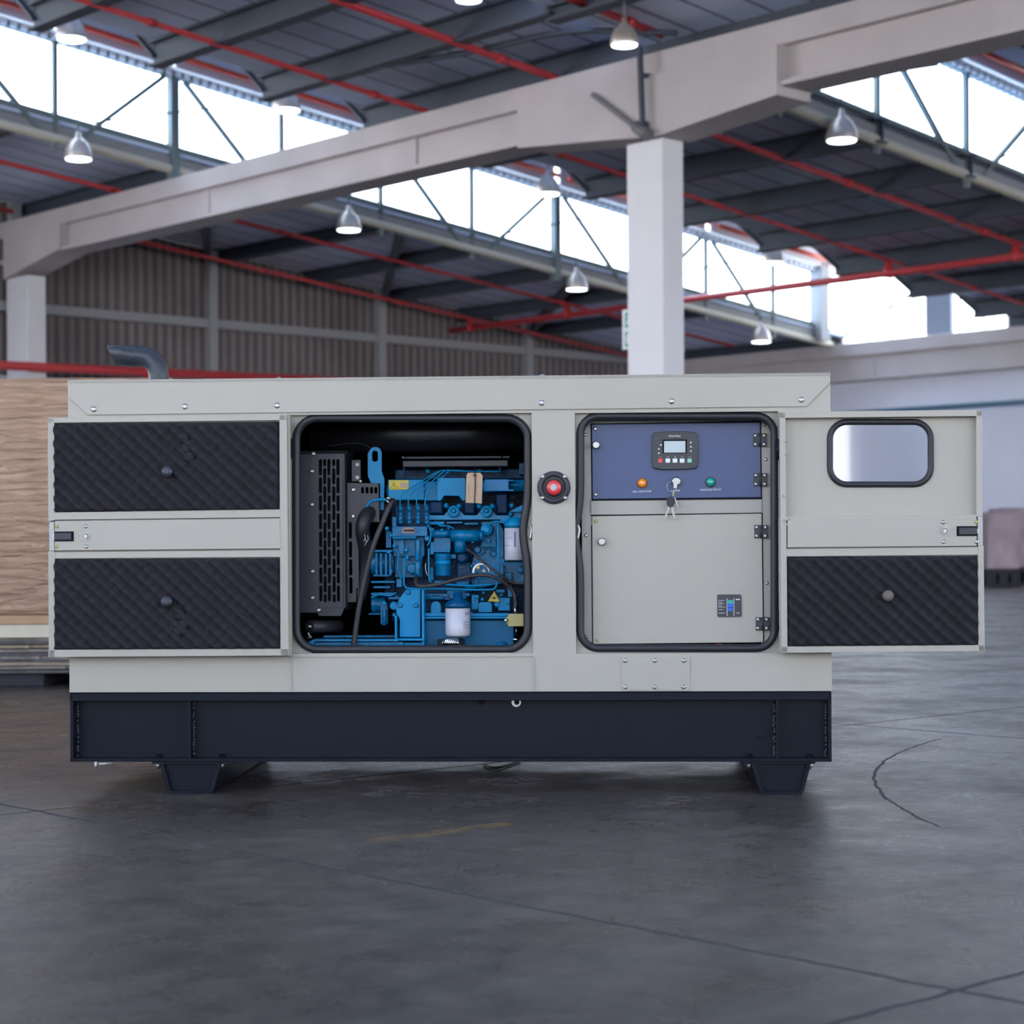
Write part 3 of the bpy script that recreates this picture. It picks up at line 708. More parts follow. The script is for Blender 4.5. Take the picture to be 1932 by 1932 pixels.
def seal(pts, r, d):
    m = MB(); m.tube([L(x, y, d) for x, y in pts], r, 10, closed=True); return m.build('door_seal', BLACK, gen)
seal(rrect(559, 789, 996, 1225, 40, 0, bulge=(1, 1005, 9, 45)), 0.0125, T_ - 0.004)
seal(rrect(1095, 785, 1461, 1223, 34, 0, bulge=(-1, 1008, -9, 45)), 0.0118, T_ - 0.004)

# overhanging roof cover with clipped lower corners, bolts
def cover(m):
    pts = [(128, 718.5), (1566, 703), (1566, 722), (1522, 767), (165, 783), (129, 750)]
    ppoly(m, pts, -0.006, 0.0)
    a = L(128, 718.5, 0); b = L(1566, 703, 0)
    zt_ = zroof
    m.box(a.x, b.x, -0.006, DEP + 0.006, L(850, 710.5, 0).z - 0.012, L(850, 710.5, 0).z)
part('roof_cover', CREAM, cover, bevel=0.0015)
for x, y in ((177, 772), (349, 767), (523, 765), (1022, 760), (1267, 757), (1512, 754)): screw(x, y, -0.006)
for x in (140, 526, 1023):
    m = MB(); c = L(x, 712, 0.05); m.lathe((c.x, 0.05, zroof - 0.002), (0, 0, 1), [(0, 0.011), (0.004, 0.011), (0.010, 0.005)], 12); m.build('screw', STEEL, gen)
# lower strips and the bolted access plate
def seams(m):
    for x in (549.5, 1007):
        a = L(x, 1240, -0.002); b = L(x, 1304, -0.002); m.box(a.x - 0.0022, a.x + 0.0022, -0.003, 0, b.z, a.z)
    a = L(549, 1239, 0); b = L(1007, 1239, 0); m.box(a.x, b.x, -0.003, 0, a.z - 0.002, a.z + 0.002)
part('panel_seam', CREAMIN, seams)
pl = part('access_plate', CREAM, lambda m: pbox(m, 1172, 1238, 1302, 1303, -0.003, 0.0), bevel=0.001)
for x in (1180, 1235, 1290):
    for y in (1246, 1296): screw(x, y, -0.003, pl, 3.6)
# bay lining
def lining(m):
    a = L(547, 779, 0.05); x0, x1 = L(530, 1000, .05).x, L(1480, 1000, .05).x
    m.box(xl0 + 0.016, xr0 - 0.016, DEP - 0.05, DEP - 0.016, zrail, zroof - 0.012)
    m.box(xl0 + 0.016, xl0 + 0.03, 0.06, DEP - 0.05, zrail, zroof - 0.012); m.box(xr0 - 0.03, xr0 - 0.016, 0.06, DEP - 0.05, zrail, zroof - 0.012)
    m.box(xl0 + 0.016, xr0 - 0.016, T_ + 0.02, DEP - 0.05, zroof - 0.03, zroof - 0.0125)
    m.box(xl0 + 0.016, xr0 - 0.016, T_ + 0.02, DEP - 0.05, zrail, zrail + 0.01)
    xm = L(1040, 1000, 0.1).x; m.box(xm - 0.01, xm + 0.01, T_ + 0.02, DEP - 0.05, zrail + 0.01, zroof - 0.03)
part('bay_lining', DARKIN, lining)

# base frame: channel with lips, stiffeners, fixings
zb0 = L(850, 1437).z; zb1 = L(850, 1305).z
bf = part('base_frame', NAVY, lambda m: (m.box(xl0 + 0.002, xr0 - 0.002, 0.045, 0.06, zb0, zb1), m.box(xl0 + 0.002, xr0 - 0.002, -0.004, 0.06, zb1 - 0.006, zb1 - 0.001),
     m.box(xl0 + 0.002, xr0 - 0.002, -0.004, 0.004, zb1 - 0.027, zb1 - 0.001), m.box(xl0 + 0.002, xr0 - 0.002, -0.004, 0.06, zb0, zb0 + 0.010),
     m.box(xl0 + 0.002, xl0 + 0.012, -0.004, DEP, zb0, zb1 - 0.001), m.box(xr0 - 0.012, xr0 - 0.002, -0.004, DEP, zb0, zb1 - 0.001),
     m.box(xl0 + 0.002, xr0 - 0.002, DEP - 0.06, DEP, zb0, zb1 - 0.001)), bevel=0.0015)
for x in (357, 1467):
    c = L(x, 1380, 0).x
    part('stiffener', NAVY, lambda m: m.box(c - 0.004, c + 0.004, 0.0, 0.045, zb0 + 0.009, zb1 - 0.026), bf)
def weld(m, px, y0, y1):
    rnd = random.Random(px); y = y0
    while y < y1:
        c = L(px + rnd.uniform(-1, 1), y, 0.042); m.lathe(c, (0, -1, 0), [(-0.004, 0.0052), (0.002, 0.0038), (0.004, 0.001)], 7); y += rnd.choice((4, 4, 5, 9))
for px in (146, 365, 1461, 1558): part('weld_seam', mat('weld grey', (0.06, 0.065, 0.075), 0.35, 0.3) if px == 146 else bpy.data.materials['weld grey'], lambda m: weld(m, px, 1328, 1430), bf)
part('drain_hole', DARKIN, lambda m: pdisc(m, 908, 1325, 7, 0.0435, 0.046), bf)
h_ = part('drain_fitting', STEEL, lambda m: (pdisc(m, 974, 1325, 9, 0.030, 0.046)), bf); part('fitting_bore', DARKIN, lambda m: pdisc(m, 975, 1325, 5, 0.0285, 0.03), h_)
part('cast_mark', NAVY, lambda m: ptube(m, [(1430, 1386), (1432, 1391), (1438, 1393), (1443, 1390)], 1.2, 0.043), bf)
# cross feet of folded steel, running the full depth
for pts, fl in (((300, 318, 400, 418), (287, 428)), ((1416, 1436, 1514, 1531), (1402, 1538))):
    yb = 1498
    def foot(m):
        o = [(pts[0], 1438), (pts[1] - 3, yb - 6), (pts[1] + 2, yb), (pts[2] - 2, yb), (pts[2] + 3, yb - 6), (pts[3], 1438)]
        i = [(pts[3] - 7, 1438), (pts[2] - 3, yb - 8), (pts[2] - 6, yb - 5), (pts[1] + 6, yb - 5), (pts[1] + 3, yb - 8), (pts[0] + 7, 1438)]
        q = [L(x, y, 0.0) for x, y in o + i]; zoff = min(p.z for p in q)
        m.prism([(p.x, p.z - zoff) for p in q], 0.0, DEP - 0.02)
    f_ = part('foot', NAVY, foot, bevel=0.001)
    def web(m):
        o = [(pts[0] + 5, 1438), (pts[1] + 2, yb - 5), (pts[2] - 2, yb - 5), (pts[3] - 5, 1438)]; q = [L(x, y, 0.0) for x, y in o]
        m.prism([(p.x, p.z) for p in q], 0.02, 0.028)
    part('foot_web', NAVY, web, f_)
    def flg(m):
        a = L(fl[0], 1438, 0); b = L(fl[1], 1438, 0); m.box(a.x, b.x, 0.0, DEP - 0.02, zb0 - 0.006, zb0 - 0.0005)
    part('foot_flange', NAVY, flg, f_)
    for px in (fl[0] + 12, fl[1] - 10):
        m = MB(); c = L(px, 1440, 0.03); m.lathe((c.x, 0.03, zb0 - 0.026), (0, 0, 1), [(0, 0.004), (0.004, 0.0045), (0.004, 0.009), (0.020, 0.009)], 6); m.build('foot_bolt', STEEL, f_)
        m = MB(); m.lathe((c.x, 0.03, zb0 + 0.010), (0, 0, 1), [(0, 0.011), (0.003, 0.011), (0.003, 0.008), (0.010, 0.008)], 6); m.build('foot_bolt', NAVY, f_)

# exhaust outlet
def exh(m):
    pts = []; D = 0.20
    c = [(299, 722), (299, 705), (293, 688), (281, 676), (264, 671), (252, 671)]
    q = [L(x, y, D) for x, y in c]; m.tube(q, 0.032, 20, smooth=5)
ex = part('exhaust_pipe', EXH, exh)
def tip(m):                                          # mitred tail
    D = 0.20; a = L(256, 671, D); n = 20; r = 0.0325
    A = []; B = []
    for i in range(n):
        t = 2*PI*i/n; dz = r*math.cos(t); dy = r*math.sin(t); x_t = L(203, 655, D).x; x_b = L(224, 688, D).x
        k = (dz + r)/(2*r); A.append(m.bm.verts.new((a.x, D + dy, a.z + dz))); B.append(m.bm.verts.new((x_b + (x_t - x_b)*k, D + dy, a.z + dz)))
    for i in range(n):
        f = m.bm.faces.new((A[i], A[(i+1) % n], B[(i+1) % n], B[i])); f.smooth = True
tp = part('exhaust_tip', EXH, tip, ex); md = tp.modifiers.new('wall', 'SOLIDIFY'); md.thickness = 0.002

# ---------------------------------------------------------------- doors, swung fully open in front of the canopy
def foam(parent, px0, py0, px1, py1, d):
    x0, x1, z0, z1 = rect(px0, py0, px1, py1, d); p = 0.0415; A_ = 0.024
    nx = int((x1 - x0) / p * 7); nz = int((z1 - z0) / p * 7); bm = bmesh.new(); g = []
    rnd = random.Random(px0)
    for i in range(nx + 1):
        row = []
        for k in range(nz + 1):
            x = x0 + (x1 - x0)*i/nx; z = z0 + (z1 - z0)*k/nz
            h = 0.84*math.cos(2*PI*(x*0.92 + z)/p) + 0.16*math.cos(2*PI*(x*1.05 - z)/p + 0.6)
            h += 0.12*math.sin(x*31 + z*17)
            e = min(i, nx - i, k, nz - k)
            row.append(bm.verts.new((x, d - (0.006 + A_*0.5*(1 + h)) * (0.35 if e == 0 else 1), z)))
        g.append(row)
    for i in range(nx):
        for k in range(nz):
            f = bm.faces.new((g[i][k], g[i+1][k], g[i+1][k+1], g[i][k+1])); f.smooth = True
    m = MB(); m.bm = bm; m.box(x0, x1, d - 0.006, d, z0, z1)
    return m.build('foam_panel', FOAM, parent)
def frame_strip(m, x0, y0, x1, y1, w, d0, d1):       # raised rim in pixels
    pbox(m, x0, y0, x1, y0 + w, d0, d1); pbox(m, x0, y1 - w, x1, y1, d0, d1)
    pbox(m, x0, y0 + w, x0 + w, y1 - w, d0, d1); pbox(m, x1 - w, y0 + w, x1, y1 - w, d0, d1)
def knob(parent, px, py, d, m_=EXH, r=12):
    m = MB(); c = L(px, py, d); s = 5.9 / FPX * r
    m.lathe(c, (0, -1, 0), [(-0.02, s*0.5), (0.004, s*0.5), (0.006, s), (0.012, s*0.85), (0.016, s*0.35)], 16); return m.build('foam_fixing', m_, parent)
DD = -0.058                                           # front face of the open doors
ld = MB(); 
xa, xb, za, zb_ = rect(91, 783, 545, 1240, DD)
ld.box(xa, xb, DD + 0.018, DD + 0.046, za, zb_)
pts_rim = [(91, 783.5, 541, 797, 1)]
ppoly(ld, [(90, 789), (541, 781), (541, 793), (90, 798)], DD, DD + 0.02)
ppoly(ld, [(91, 1226), (545, 1224), (545, 1237), (91, 1240)], DD, DD + 0.02)
ppoly(ld, [(90, 789), (102, 789), (103, 982), (91, 984)], DD, DD + 0.02); ppoly(ld, [(91, 1040), (103, 1040), (103, 1240), (92, 1240)], DD, DD + 0.02)
ppoly(ld, [(527, 782), (541, 782), (545, 1237), (529, 1237)], DD, DD + 0.02)
ppoly(ld, [(102, 967), (528, 961), (528, 976), (102, 981)], DD, DD + 0.02)
ppoly(ld, [(103, 983), (528, 978), (529, 1035), (103, 1039)], DD - 0.002, DD + 0.02)
ppoly(ld, [(103, 1042), (529, 1038), (529, 1051), (103, 1054)], DD, DD + 0.02)
door1 = ld.build('canopy_door', CREAM, gen, bevel=0.0012)
foam(door1, 102, 796, 527, 966, DD + 0.017); foam(door1, 103, 1053, 529, 1226, DD + 0.017)
knob(door1, 316, 890, DD - 0.012); knob(door1, 315, 1135, DD - 0.012)
def seamtape(m, pts): 
    for x, y in pts:
        c = L(x, y, DD - 0.004); m.lathe(c, (0, -1, 0), [(-0.012, 0.020), (-0.001, 0.015), (0.001, 0.006)], 9)
part('foam_scar', FOAM, lambda m: seamtape(m, ((346, 826), (350, 846), (356, 862))), door1); part('foam_scar', FOAM, lambda m: seamtape(m, ((338, 1160), (345, 1178), (336, 1190))), door1)
def lockset(door, px_l0, px_l1, px_lock, yl, ylk, edge, scr):
    sgn = 1 if px_l1 > px_l0 else -1; a, b = sorted((px_l0, px_l1))
    r = part('latch_recess', DARKIN, lambda m: pbox(m, a, yl - 9.5, b, yl + 9.5, DD - 0.0035, DD), door)
    a2, b2 = (a - 1, b - 5) if edge < a else (a + 5, b + 1)
    part('latch', GUARD, lambda m: pbox(m, a2, yl - 6.5, b2, yl + 6.5, DD - 0.009, DD - 0.0035), r, bevel=0.001)
    part('latch_tip', STEEL, lambda m: pbox(m, (a - 4) if edge < a else b + 1, yl - 4, (a) if edge < a else b + 4, yl + 4, DD - 0.008, DD - 0.003), r)
    e = part('edge_bracket', mat('zinc plate', (0.30, 0.31, 0.31), .4, .6) if 'zinc plate' not in bpy.data.materials else bpy.data.materials['zinc plate'], lambda m: pbox(m, edge - 4.5, yl - 27, edge + 4.5, yl + 27, DD - 0.001, DD + 0.016), door)
    k = part('lock', STEEL, lambda m: pdisc(m, px_lock, ylk, 7.2, DD - 0.006, DD - 0.001), door); part('lock_ring', GUARD, lambda m: pdisc(m, px_lock, ylk, 5.6, DD - 0.0068, DD - 0.006), k); part('lock_core', STEEL, lambda m: pdisc(m, px_lock, ylk, 4.2, DD - 0.009, DD - 0.0068), k)
    for x, y, c in scr: screw(x, y, DD - 0.002, door, 3.0, BRASS if c else STEEL)
lockset(door1, 139, 103, 161, 1012, 1012, 97.5, ((107, 993, 1), (162, 993, 0), (107, 1031, 1), (163, 1031, 0)))
HINGE = bpy.data.materials['black rubber']
for y0, y1 in ((828, 866), (1152, 1190)): part('hinge', NAVY, lambda m: m.cyl(L(546, y1, -0.02), L(546, y0, -0.02), 0.008, n=12), door1)
# right door
rd = MB()
xw0, xw1, zw0, zw1 = rect(1471, 776, 1855, 1230, DD)
win_in = rrect(1571, 800, 1752, 910, 26, DD + 0.03)
out = [L(1482, 787, DD + .02), L(1843, 783, DD + .02), L(1843, 975, DD + .02), L(1482, 979, DD + .02)]
rd.plate([(p.x, p.z) for p in out], [[(q.x, q.z) for q in (L(x, y, DD + 0.02) for x, y in win_in)]], DD + 0.03, DD + 0.034)
a_, b_2, c_, d_2 = rect(1472, 976, 1855, 1230, DD); rd.box(a_, b_2, DD + 0.018, DD + 0.046, c_, d_2)
ppoly(rd, [(1471, 777), (1853, 773), (1853, 785), (1471, 789)], DD, DD + 0.046)
ppoly(rd, [(1471, 777), (1482, 777), (1486, 1231), (1474, 1231)], DD, DD + 0.046)
ppoly(rd, [(1842, 774), (1853, 774), (1854, 975), (1842, 975)], DD, DD + 0.046); ppoly(rd, [(1845, 1029), (1856, 1029), (1858, 1230), (1846, 1230)], DD, DD + 0.046)
ppoly(rd, [(1482, 975), (1842, 971), (1842, 979), (1482, 982)], DD, DD + 0.03)
ppoly(rd, [(1486, 981), (1843, 978), (1843, 1030), (1486, 1033)], DD - 0.002, DD + 0.02)
ppoly(rd, [(1484, 1036), (1845, 1032), (1845, 1047), (1484, 1050)], DD, DD + 0.02)
ppoly(rd, [(1474, 1220), (1858, 1217), (1858, 1229), (1474, 1232)], DD, DD + 0.046)
door2 = rd.build('canopy_door', CREAM, gen, bevel=0.0012)
foam(door2, 1486, 1049, 1845, 1219, DD + 0.017); knob(door2, 1675, 1124, DD - 0.012, mat('worn fixing', (0.12, 0.105, 0.09), .6), 11)
m = MB(); m.tube([L(x, y, DD + 0.028) for x, y in rrect(1566, 796, 1756, 914, 32, 0)], 0.0092, 10, closed=True); ws = m.build('window_seal', BLACK, door2)
m = MB(); m.prism([(q.x, q.z) for q in (L(x, y, DD + 0.030) for x, y in rrect(1566, 796, 1756, 914, 30, 0))], DD + 0.030, DD + 0.034); m.build('window_pane', DGLASS, door2)
lockset(door2, 1805, 1843, 1783, 1002, 1002, 1849.5, ((1842, 985, 1), (1779, 985, 0), (1842, 1022, 0), (1780, 1022, 0)))
def beads(m):
    for x, y in ((1482, 833), (1483, 856), (1480, 982), (1489, 980), (1484, 990), (1479, 935)):
        c = L(x, y, DD - 0.001); m.lathe(c, (0, -1, 0), [(-0.003, 0.005), (0.002, 0.003), (0.003, 0.001)], 7)
part('weld_bead', CREAM, beads, door2)
part('hinge', NAVY, lambda m: m.cyl(L(1469, 868, -0.02), L(1469, 828, -0.02), 0.008, n=12), door2); part('hinge', NAVY, lambda m: m.cyl(L(1472, 1190, -0.02), L(1472, 1152, -0.02), 0.008, n=12), door2)
# lock striker plates on the posts
for x in (1000, 1090): part('striker', STEEL, lambda m: ptube(m, [(x, 990), (x + 3, 1000), (x, 1018)], 2.5, 0.012), gen)

# emergency stop
es = part('emergency_stop', GUARD, lambda m: m.lathe(L(1045, 920, 0), (0, -1, 0), [(0, 0.050), (0.006, 0.050), (0.014, 0.045), (0.016, 0.036), (0.010, 0.034), (0.004, 0.033)], 36))
part('button_collar', BLACK, lambda m: m.lathe(L(1045.5, 921, 0), (0, -1, 0), [(0.003, 0.026), (0.012, 0.026), (0.014, 0.023)], 28), es)
part('stop_button', REDB, lambda m: m.lathe(L(1045.5, 920.5, 0), (0, -1, 0), [(0.012, 0.0225), (0.024, 0.0225), (0.028, 0.020), (0.029, 0.012)], 30), es)
part('button_plate', GREY, lambda m: m.lathe(L(1045, 920, 0), (0, -1, 0), [(0.0285, 0.0098), (0.0305, 0.0095)], 22), es)
for x, y in ((1024, 899), (1065, 899), (1024, 939), (1066, 939)): screw(x, y, -0.012, es, 3.4)

# ---------------------------------------------------------------- control cubicle behind the right opening
CD = 0.075
cub = part('cubicle_frame', CREAMIN, lambda m: (
    pbox(m, 1099, 788, 1115, 1222, CD, CD + 0.03), pbox(m, 1438, 786, 1464, 1222, CD, CD + 0.03), pbox(m, 1112, 786, 1440, 799, CD, CD + 0.03), pbox(m, 1112, 941, 1440, 971, CD, CD + 0.03)))
part('cubicle_back', DARKIN, lambda m: pbox(m, 1099, 786, 1464, 1222, CD + 0.04, CD + 0.06))
part('terminal_strip', REDB, lambda m: (pbox(m, 1352, 1215, 1362, 1221, CD + 0.01, CD + 0.03)), cub); part('terminal_strip', BRASS, lambda m: (pbox(m, 1372, 1216, 1380, 1221, CD + 0.01, CD + 0.03)), cub)
part('panel_rebate', DARKIN, lambda m: ppoly(m, [(1114, 799), (1436, 794), (1438, 942), (1116, 945)], CD - 0.001, CD + 0.01), cub)
cp_ = part('control_panel', PANEL, lambda m: ppoly(m, [(1116.5, 801), (1434, 797), (1436, 938), (1118, 941.5)], CD - 0.006, CD - 0.001), bevel=0.001)
cpd = CD - 0.006
ctl = MB(); ctl.prism([(q.x, q.z) for q in (L(x, y, cpd) for x, y in ((1234, 817), (1252, 814.5), (1290, 814), (1311, 816), (1315, 820), (1317, 840), (1317, 866), (1315, 881), (1311, 884), (1292, 886), (1252, 886.5), (1234, 884), (1231, 880), (1230, 862), (1230, 838), (1231, 820)))], cpd - 0.014, cpd)
ct = ctl.build('controller', CTRL, cp_, bevel=0.002); cf = cpd - 0.0145
part('display_bezel', DARKIN, lambda m: pbox(m, 1250, 829, 1296, 855.5, cf - 0.0005, cf + 0.001), ct)
part('display', LCD, lambda m: pbox(m, 1253, 832, 1293, 854, cf - 0.0010, cf), ct)
for i, (x, mm) in enumerate(((1246, REDB), (1260, WHITE), (1273.5, WHITE), (1287, WHITE), (1301, GREEN))):
    part('controller_button', mm, lambda m: pbox(m, x - 4.3, 865, x + 4.3, 873, cf - 0.002, cf), ct, bevel=0.0005)
for x, y in ((1303.5, 835), (1303.5, 843), (1303.5, 851), (1243, 847), (1243, 855), (1247, 839.5)): part('status_led', WHITE, lambda m: pdisc(m, x, y, 1.5, cf - 0.0008, cf), ct)
text('maker_name', 'SmartGen', WHITE, ct, L(1273, 822.5, cf - 0.0006), 0.0088)
for i, t_ in enumerate(('STOP', 'MAN', 'TEST', 'AUTO', 'START')): text('button_caption', t_, WHITE, ct, L(1246.5 + 13.7*i, 862.3, cf - 0.0006), 0.0030)
def pilot(px, py, m_, r=9.0):
    s = 5.9 / FPX; c = L(px, py, cpd)
    o = part('lamp_bezel', EXH if m_ is GREEN else (mat('brown bezel', (0.25, 0.06, 0.01), .4) if m_ is ORANGE else STEEL), lambda m: m.lathe(c, (0, -1, 0), [(0, (r+1.0)*s), (0.005, (r+0.8)*s), (0.006, r*s)], 24), cp_)
    part('lamp_lens', m_, lambda m: m.lathe(c, (0, -1, 0), [(0.004, (r-0.6)*s), (0.010, (r-1.2)*s), (0.014, (r-3.5)*s), (0.0155, (r-7)*s)], 24), o); return o
pilot(1211.5, 911.5, ORANGE); pilot(1340.5, 909.5, GREEN)
ks = part('key_switch', STEEL, lambda m: m.lathe(L(1276, 908.5, cpd), (0, -1, 0), [(0, 0.0155), (0.006, 0.0155), (0.010, 0.0140), (0.012, 0.010)], 24), cp_)
text('caption', 'GEN. INDICATOR', WHITE, cp_, L(1211, 927.5, cpd - 0.0006), 0.0072, -0.02)
text('caption', 'LADDER', WHITE, cp_, L(1275, 925.8, cpd - 0.0006), 0.0072, -0.02)
text('caption', 'MAINS ELECTRICITY', WHITE, cp_, L(1341, 924, cpd - 0.0006), 0.0072, -0.02)
pk = part('panel_knob', STEEL, lambda m: m.lathe(L(1124.5, 840, cpd), (0, -1, 0), [(0, 0.008), (0.006, 0.008), (0.008, 0.0125), (0.018, 0.0118), (0.020, 0.009)], 22), cp_)
for x, y in ((1123, 809), (1123.5, 933)): screw(x, y, cpd, cp_, 3.2)
cdoor = part('cubicle_door', CREAM, lambda m: ppoly(m, [(1117, 974), (1437, 969), (1440, 1212), (1119, 1215)], CD - 0.006, CD), bevel=0.001)
part('door_gap', DARKIN, lambda m: (ppoly(m, [(1115, 992), (1118, 992), (1121, 1198), (1117, 1198)], CD - 0.0005, CD + 0.002), ppoly(m, [(1114, 971.5), (1438, 967), (1438, 969), (1114, 974)], CD - 0.0005, CD + 0.002), ppoly(m, [(1436, 968), (1439, 968), (1442, 1213), (1439, 1213)], CD - 0.0005, CD + 0.002)), cub)
part('door_knob', STEEL, lambda m: m.lathe(L(1135.5, 1022, CD - 0.006), (0, -1, 0), [(0, 0.008), (0.006, 0.008), (0.008, 0.0125), (0.018, 0.0118), (0.020, 0.009)], 22), cdoor)
for x, y in ((1124, 983), (1127, 1208)): screw(x, y, CD - 0.006, cdoor, 3.0, BRASS)
for x, y in ((1104, 820), (1106, 1010), (1108, 1201), (1444.5, 867), (1446.5, 1100), (1442, 801)): screw(x, y, CD, cub, 2.8)
for x, y in ((1433.5, 830), (1434.5, 905), (1436, 1003), (1438.5, 1177)):
    h = part('hinge', GUARD, lambda m: (pbox(m, x - 12.5, y - 12.5, x - 2, y + 12.5, CD - 0.010, CD - 0.006), pbox(m, x + 2, y - 12.5, x + 13, y + 12.5, CD - 0.010, CD), m.cyl(L(x, y + 12.5, CD - 0.009), L(x, y - 12.5, CD - 0.009), 0.0042, n=10)), cub)
    for dx in (-8.2, 8.2):
        for dy in (-8.2, 8.2): screw(x + dx, y + dy, CD - 0.010, h, 2.7)
# breaker showing through the door
br = part('circuit_breaker', CTRL, lambda m: ppoly(m, [(1355, 1121.5), (1397, 1121.5), (1399, 1124), (1399.5, 1162), (1397, 1164), (1356, 1164.5), (1353.5, 1162), (1353, 1124)], CD - 0.0085, CD - 0.006), cdoor)
part('toggle_slot', GREY, lambda m: (pbox(m, 1371, 1129, 1372.5, 1162, CD - 0.010, CD - 0.0085), pbox(m, 1384, 1129, 1385.5, 1162, CD - 0.010, CD - 0.0085)), br)
part('toggle', BLUEP, lambda m: (pbox(m, 1373.5, 1139, 1383, 1146, CD - 0.016, CD - 0.0085), pbox(m, 1373.5, 1146.5, 1383, 1153, CD - 0.013, CD - 0.0085)), br, bevel=0.0006)
part('toggle_mark', GREEN, lambda m: pbox(m, 1373.5, 1132, 1383, 1139, CD - 0.012, CD - 0.0085), br)
part('rating_print', WHITE, lambda m: [pbox(m, 1355, y, 1355 + w, y + 0.7, CD - 0.0089, CD - 0.0085) for y, w in ((1132.5, 12), (1136, 8), (1139, 11), (1142, 6), (1145, 13), (1150, 9), (1156.5, 12))] + [pbox(m, 1388, 1130, 1396, 1132, CD - 0.0089, CD - 0.0085), pbox(m, 1389, 1156, 1395, 1157, CD - 0.0089, CD - 0.0085)], br)

# keys hanging in the switch
kz = empty('key_ring', L(1270, 979, CD - 0.03), 0); kz.location = gen.matrix_basis @ L(1270, 979, CD - 0.03); kz.location = Matrix.Translation(GO) @ Matrix.Rotation(GT, 4, 'Z') @ L(1270, 979, CD - 0.03); kz.rotation_euler = (0, 0, GT)
tag(kz, 'split ring with black fob and keys hanging from the blue control panel', 'keys')
KO = L(1270, 979, CD - 0.03)
def kpart(name, m_, fn, parent=None):
    m = MB(); fn(m)
    for v in m.bm.verts: v.co -= KO
    return m.build(name, m_, parent or kz)
kd = CD - 0.030
kpart('ring', STEEL, lambda m: m.tube([L(1267.5 + 9.5*math.cos(t), 918.5 + 9.5*math.sin(t), kd) for t in [2*PI*i/28 for i in range(28)]], 0.0010, 6, closed=True))
kpart('switch_key', STEEL, lambda m: (m.cyl(L(1275.5, 909, cpd - 0.012), L(1275.5, 909, kd - 0.006), 0.0022, n=8), pbox(m, 1271, 907, 1277, 921, kd - 0.004, kd - 0.002)))
kpart('ring_tab', BRASS, lambda m: ppoly(m, [(1269.5, 926), (1272.5, 926), (1271.5, 936), (1268.5, 936)], kd - 0.001, kd + 0.001))
fb = kpart('fob', BLACK, lambda m: m.prism([(q.x, q.z) for q in (L(x, y, kd) for x, y in ((1260, 939), (1267, 936), (1273, 941), (1274, 948), (1270, 956), (1264, 958), (1258.5, 953), (1257.5, 945)))], kd - 0.003, kd + 0.003))
kpart('key', KEYM, lambda m: (ppoly(m, [(1260.5, 956), (1264.5, 957), (1256, 978), (1253, 977)], kd - 0.0012, kd + 0.0008)))
kpart('key', KEYM, lambda m: (ppoly(m, [(1266, 957), (1270, 956), (1274.5, 978), (1270.5, 979)], kd + 0.001, kd + 0.003)))
kpart('key', STEEL, lambda m: ppoly(m, [(1272.5, 938), (1274, 938), (1279, 955), (1278, 956)], kd, kd + 0.001))

# ---------------------------------------------------------------- radiator guards and black plumbing at the left of the engine bay
RG = 0.16
def slots(px0, py0, px1, py1, cols, d, t=0.003, stag=True):
    """sheet with rows of long round-ended slots"""
    m = MB(); out = [L(px0, py0, d), L(px1, py0, d), L(px1, py1, d), L(px0, py1, d)]; holes = []
    for cx, y0, y1 in cols:
        r = 3.0; pts = []
        for k in range(5): a = PI + PI*k/4; pts.append((cx + r*math.cos(a), y0 + r + r*math.sin(a)))
        for k in range(5): a = PI*k/4; pts.append((cx + r*math.cos(a), y1 - r + r*math.sin(a)))
        holes.append([(q.x, q.z) for q in (L(x, y, d) for x, y in pts)])
    m.plate([(p.x, p.z) for p in out], holes, d, d + t); return m
cols = []
for c, (x, ph) in enumerate(((604.5, 0), (612.5, -17), (620.5, 0), (629.5, -17), (637.5, 0))):
    y = 866 + ph
    while y < 1136:
        y0, y1 = max(y, 866), min(y + 31, 1137)
        if y1 - y0 > 10: cols.append((x + (y0 - 866) * 0.004, y0, y1))
        y += 34
rg = slots(599, 858, 649, 1146, cols, RG).build('radiator_guard', GUARD, gen)
part('guard_return', GUARD, lambda m: (pbox(m, 647, 858, 650, 1146, RG, RG + 0.12), pbox(m, 595, 856, 650, 859, RG, RG + 0.1)), rg)
part('radiator_side', mat('radiator side grey', (0.028, 0.030, 0.038), .5), lambda m: (pbox(m, 566, 857, 600, 1156, RG - 0.004, RG + 0.02)), rg)
part('guard_tray', GUARD, lambda m: ppoly(m, [(595, 1146), (650, 1146), (643, 1162), (602, 1162)], RG + 0.004, RG + 0.02), rg)
part('radiator_core', DARKIN, lambda m: pbox(m, 560, 850, 655, 1150, RG + 0.06, RG + 0.2), rg)
for x, y in ((588, 889), (588, 952), (589, 1078), (589, 1128), (601, 1151), (591, 856)): screw(x, y, RG - 0.004, rg, 3.6)
cols2 = [(661 + (y - 985)*0.01, y, y + 31) for y in (985, 1021, 1055, 1089)]
g2 = slots(655, 975, 672, 1136, cols2, RG + 0.03).build('fan_guard', GUARD, gen)
part('guard_edge', GUARD, lambda m: (pbox(m, 671, 975, 676, 1110, RG + 0.028, RG + 0.06)), g2)
g3 = MB(); out = [L(x, y, RG + 0.025) for x, y in ((655, 911), (714, 912), (716, 985), (655, 985))]
hol = [[(q.x, q.z) for q in (L(cx + dx, cy + dy, RG + 0.025) for dx, dy in ((-2.8, -5), (0, -6.5), (2.8, -5), (2.8, 5), (0, 6.5), (-2.8, 5)))] for cx, cy in ((684, 925), (692.5, 925), (701, 925), (709, 925))]
g3.plate([(p.x, p.z) for p in out], hol, RG + 0.025, RG + 0.028); g3 = g3.build('guard_bracket', GUARD, gen)
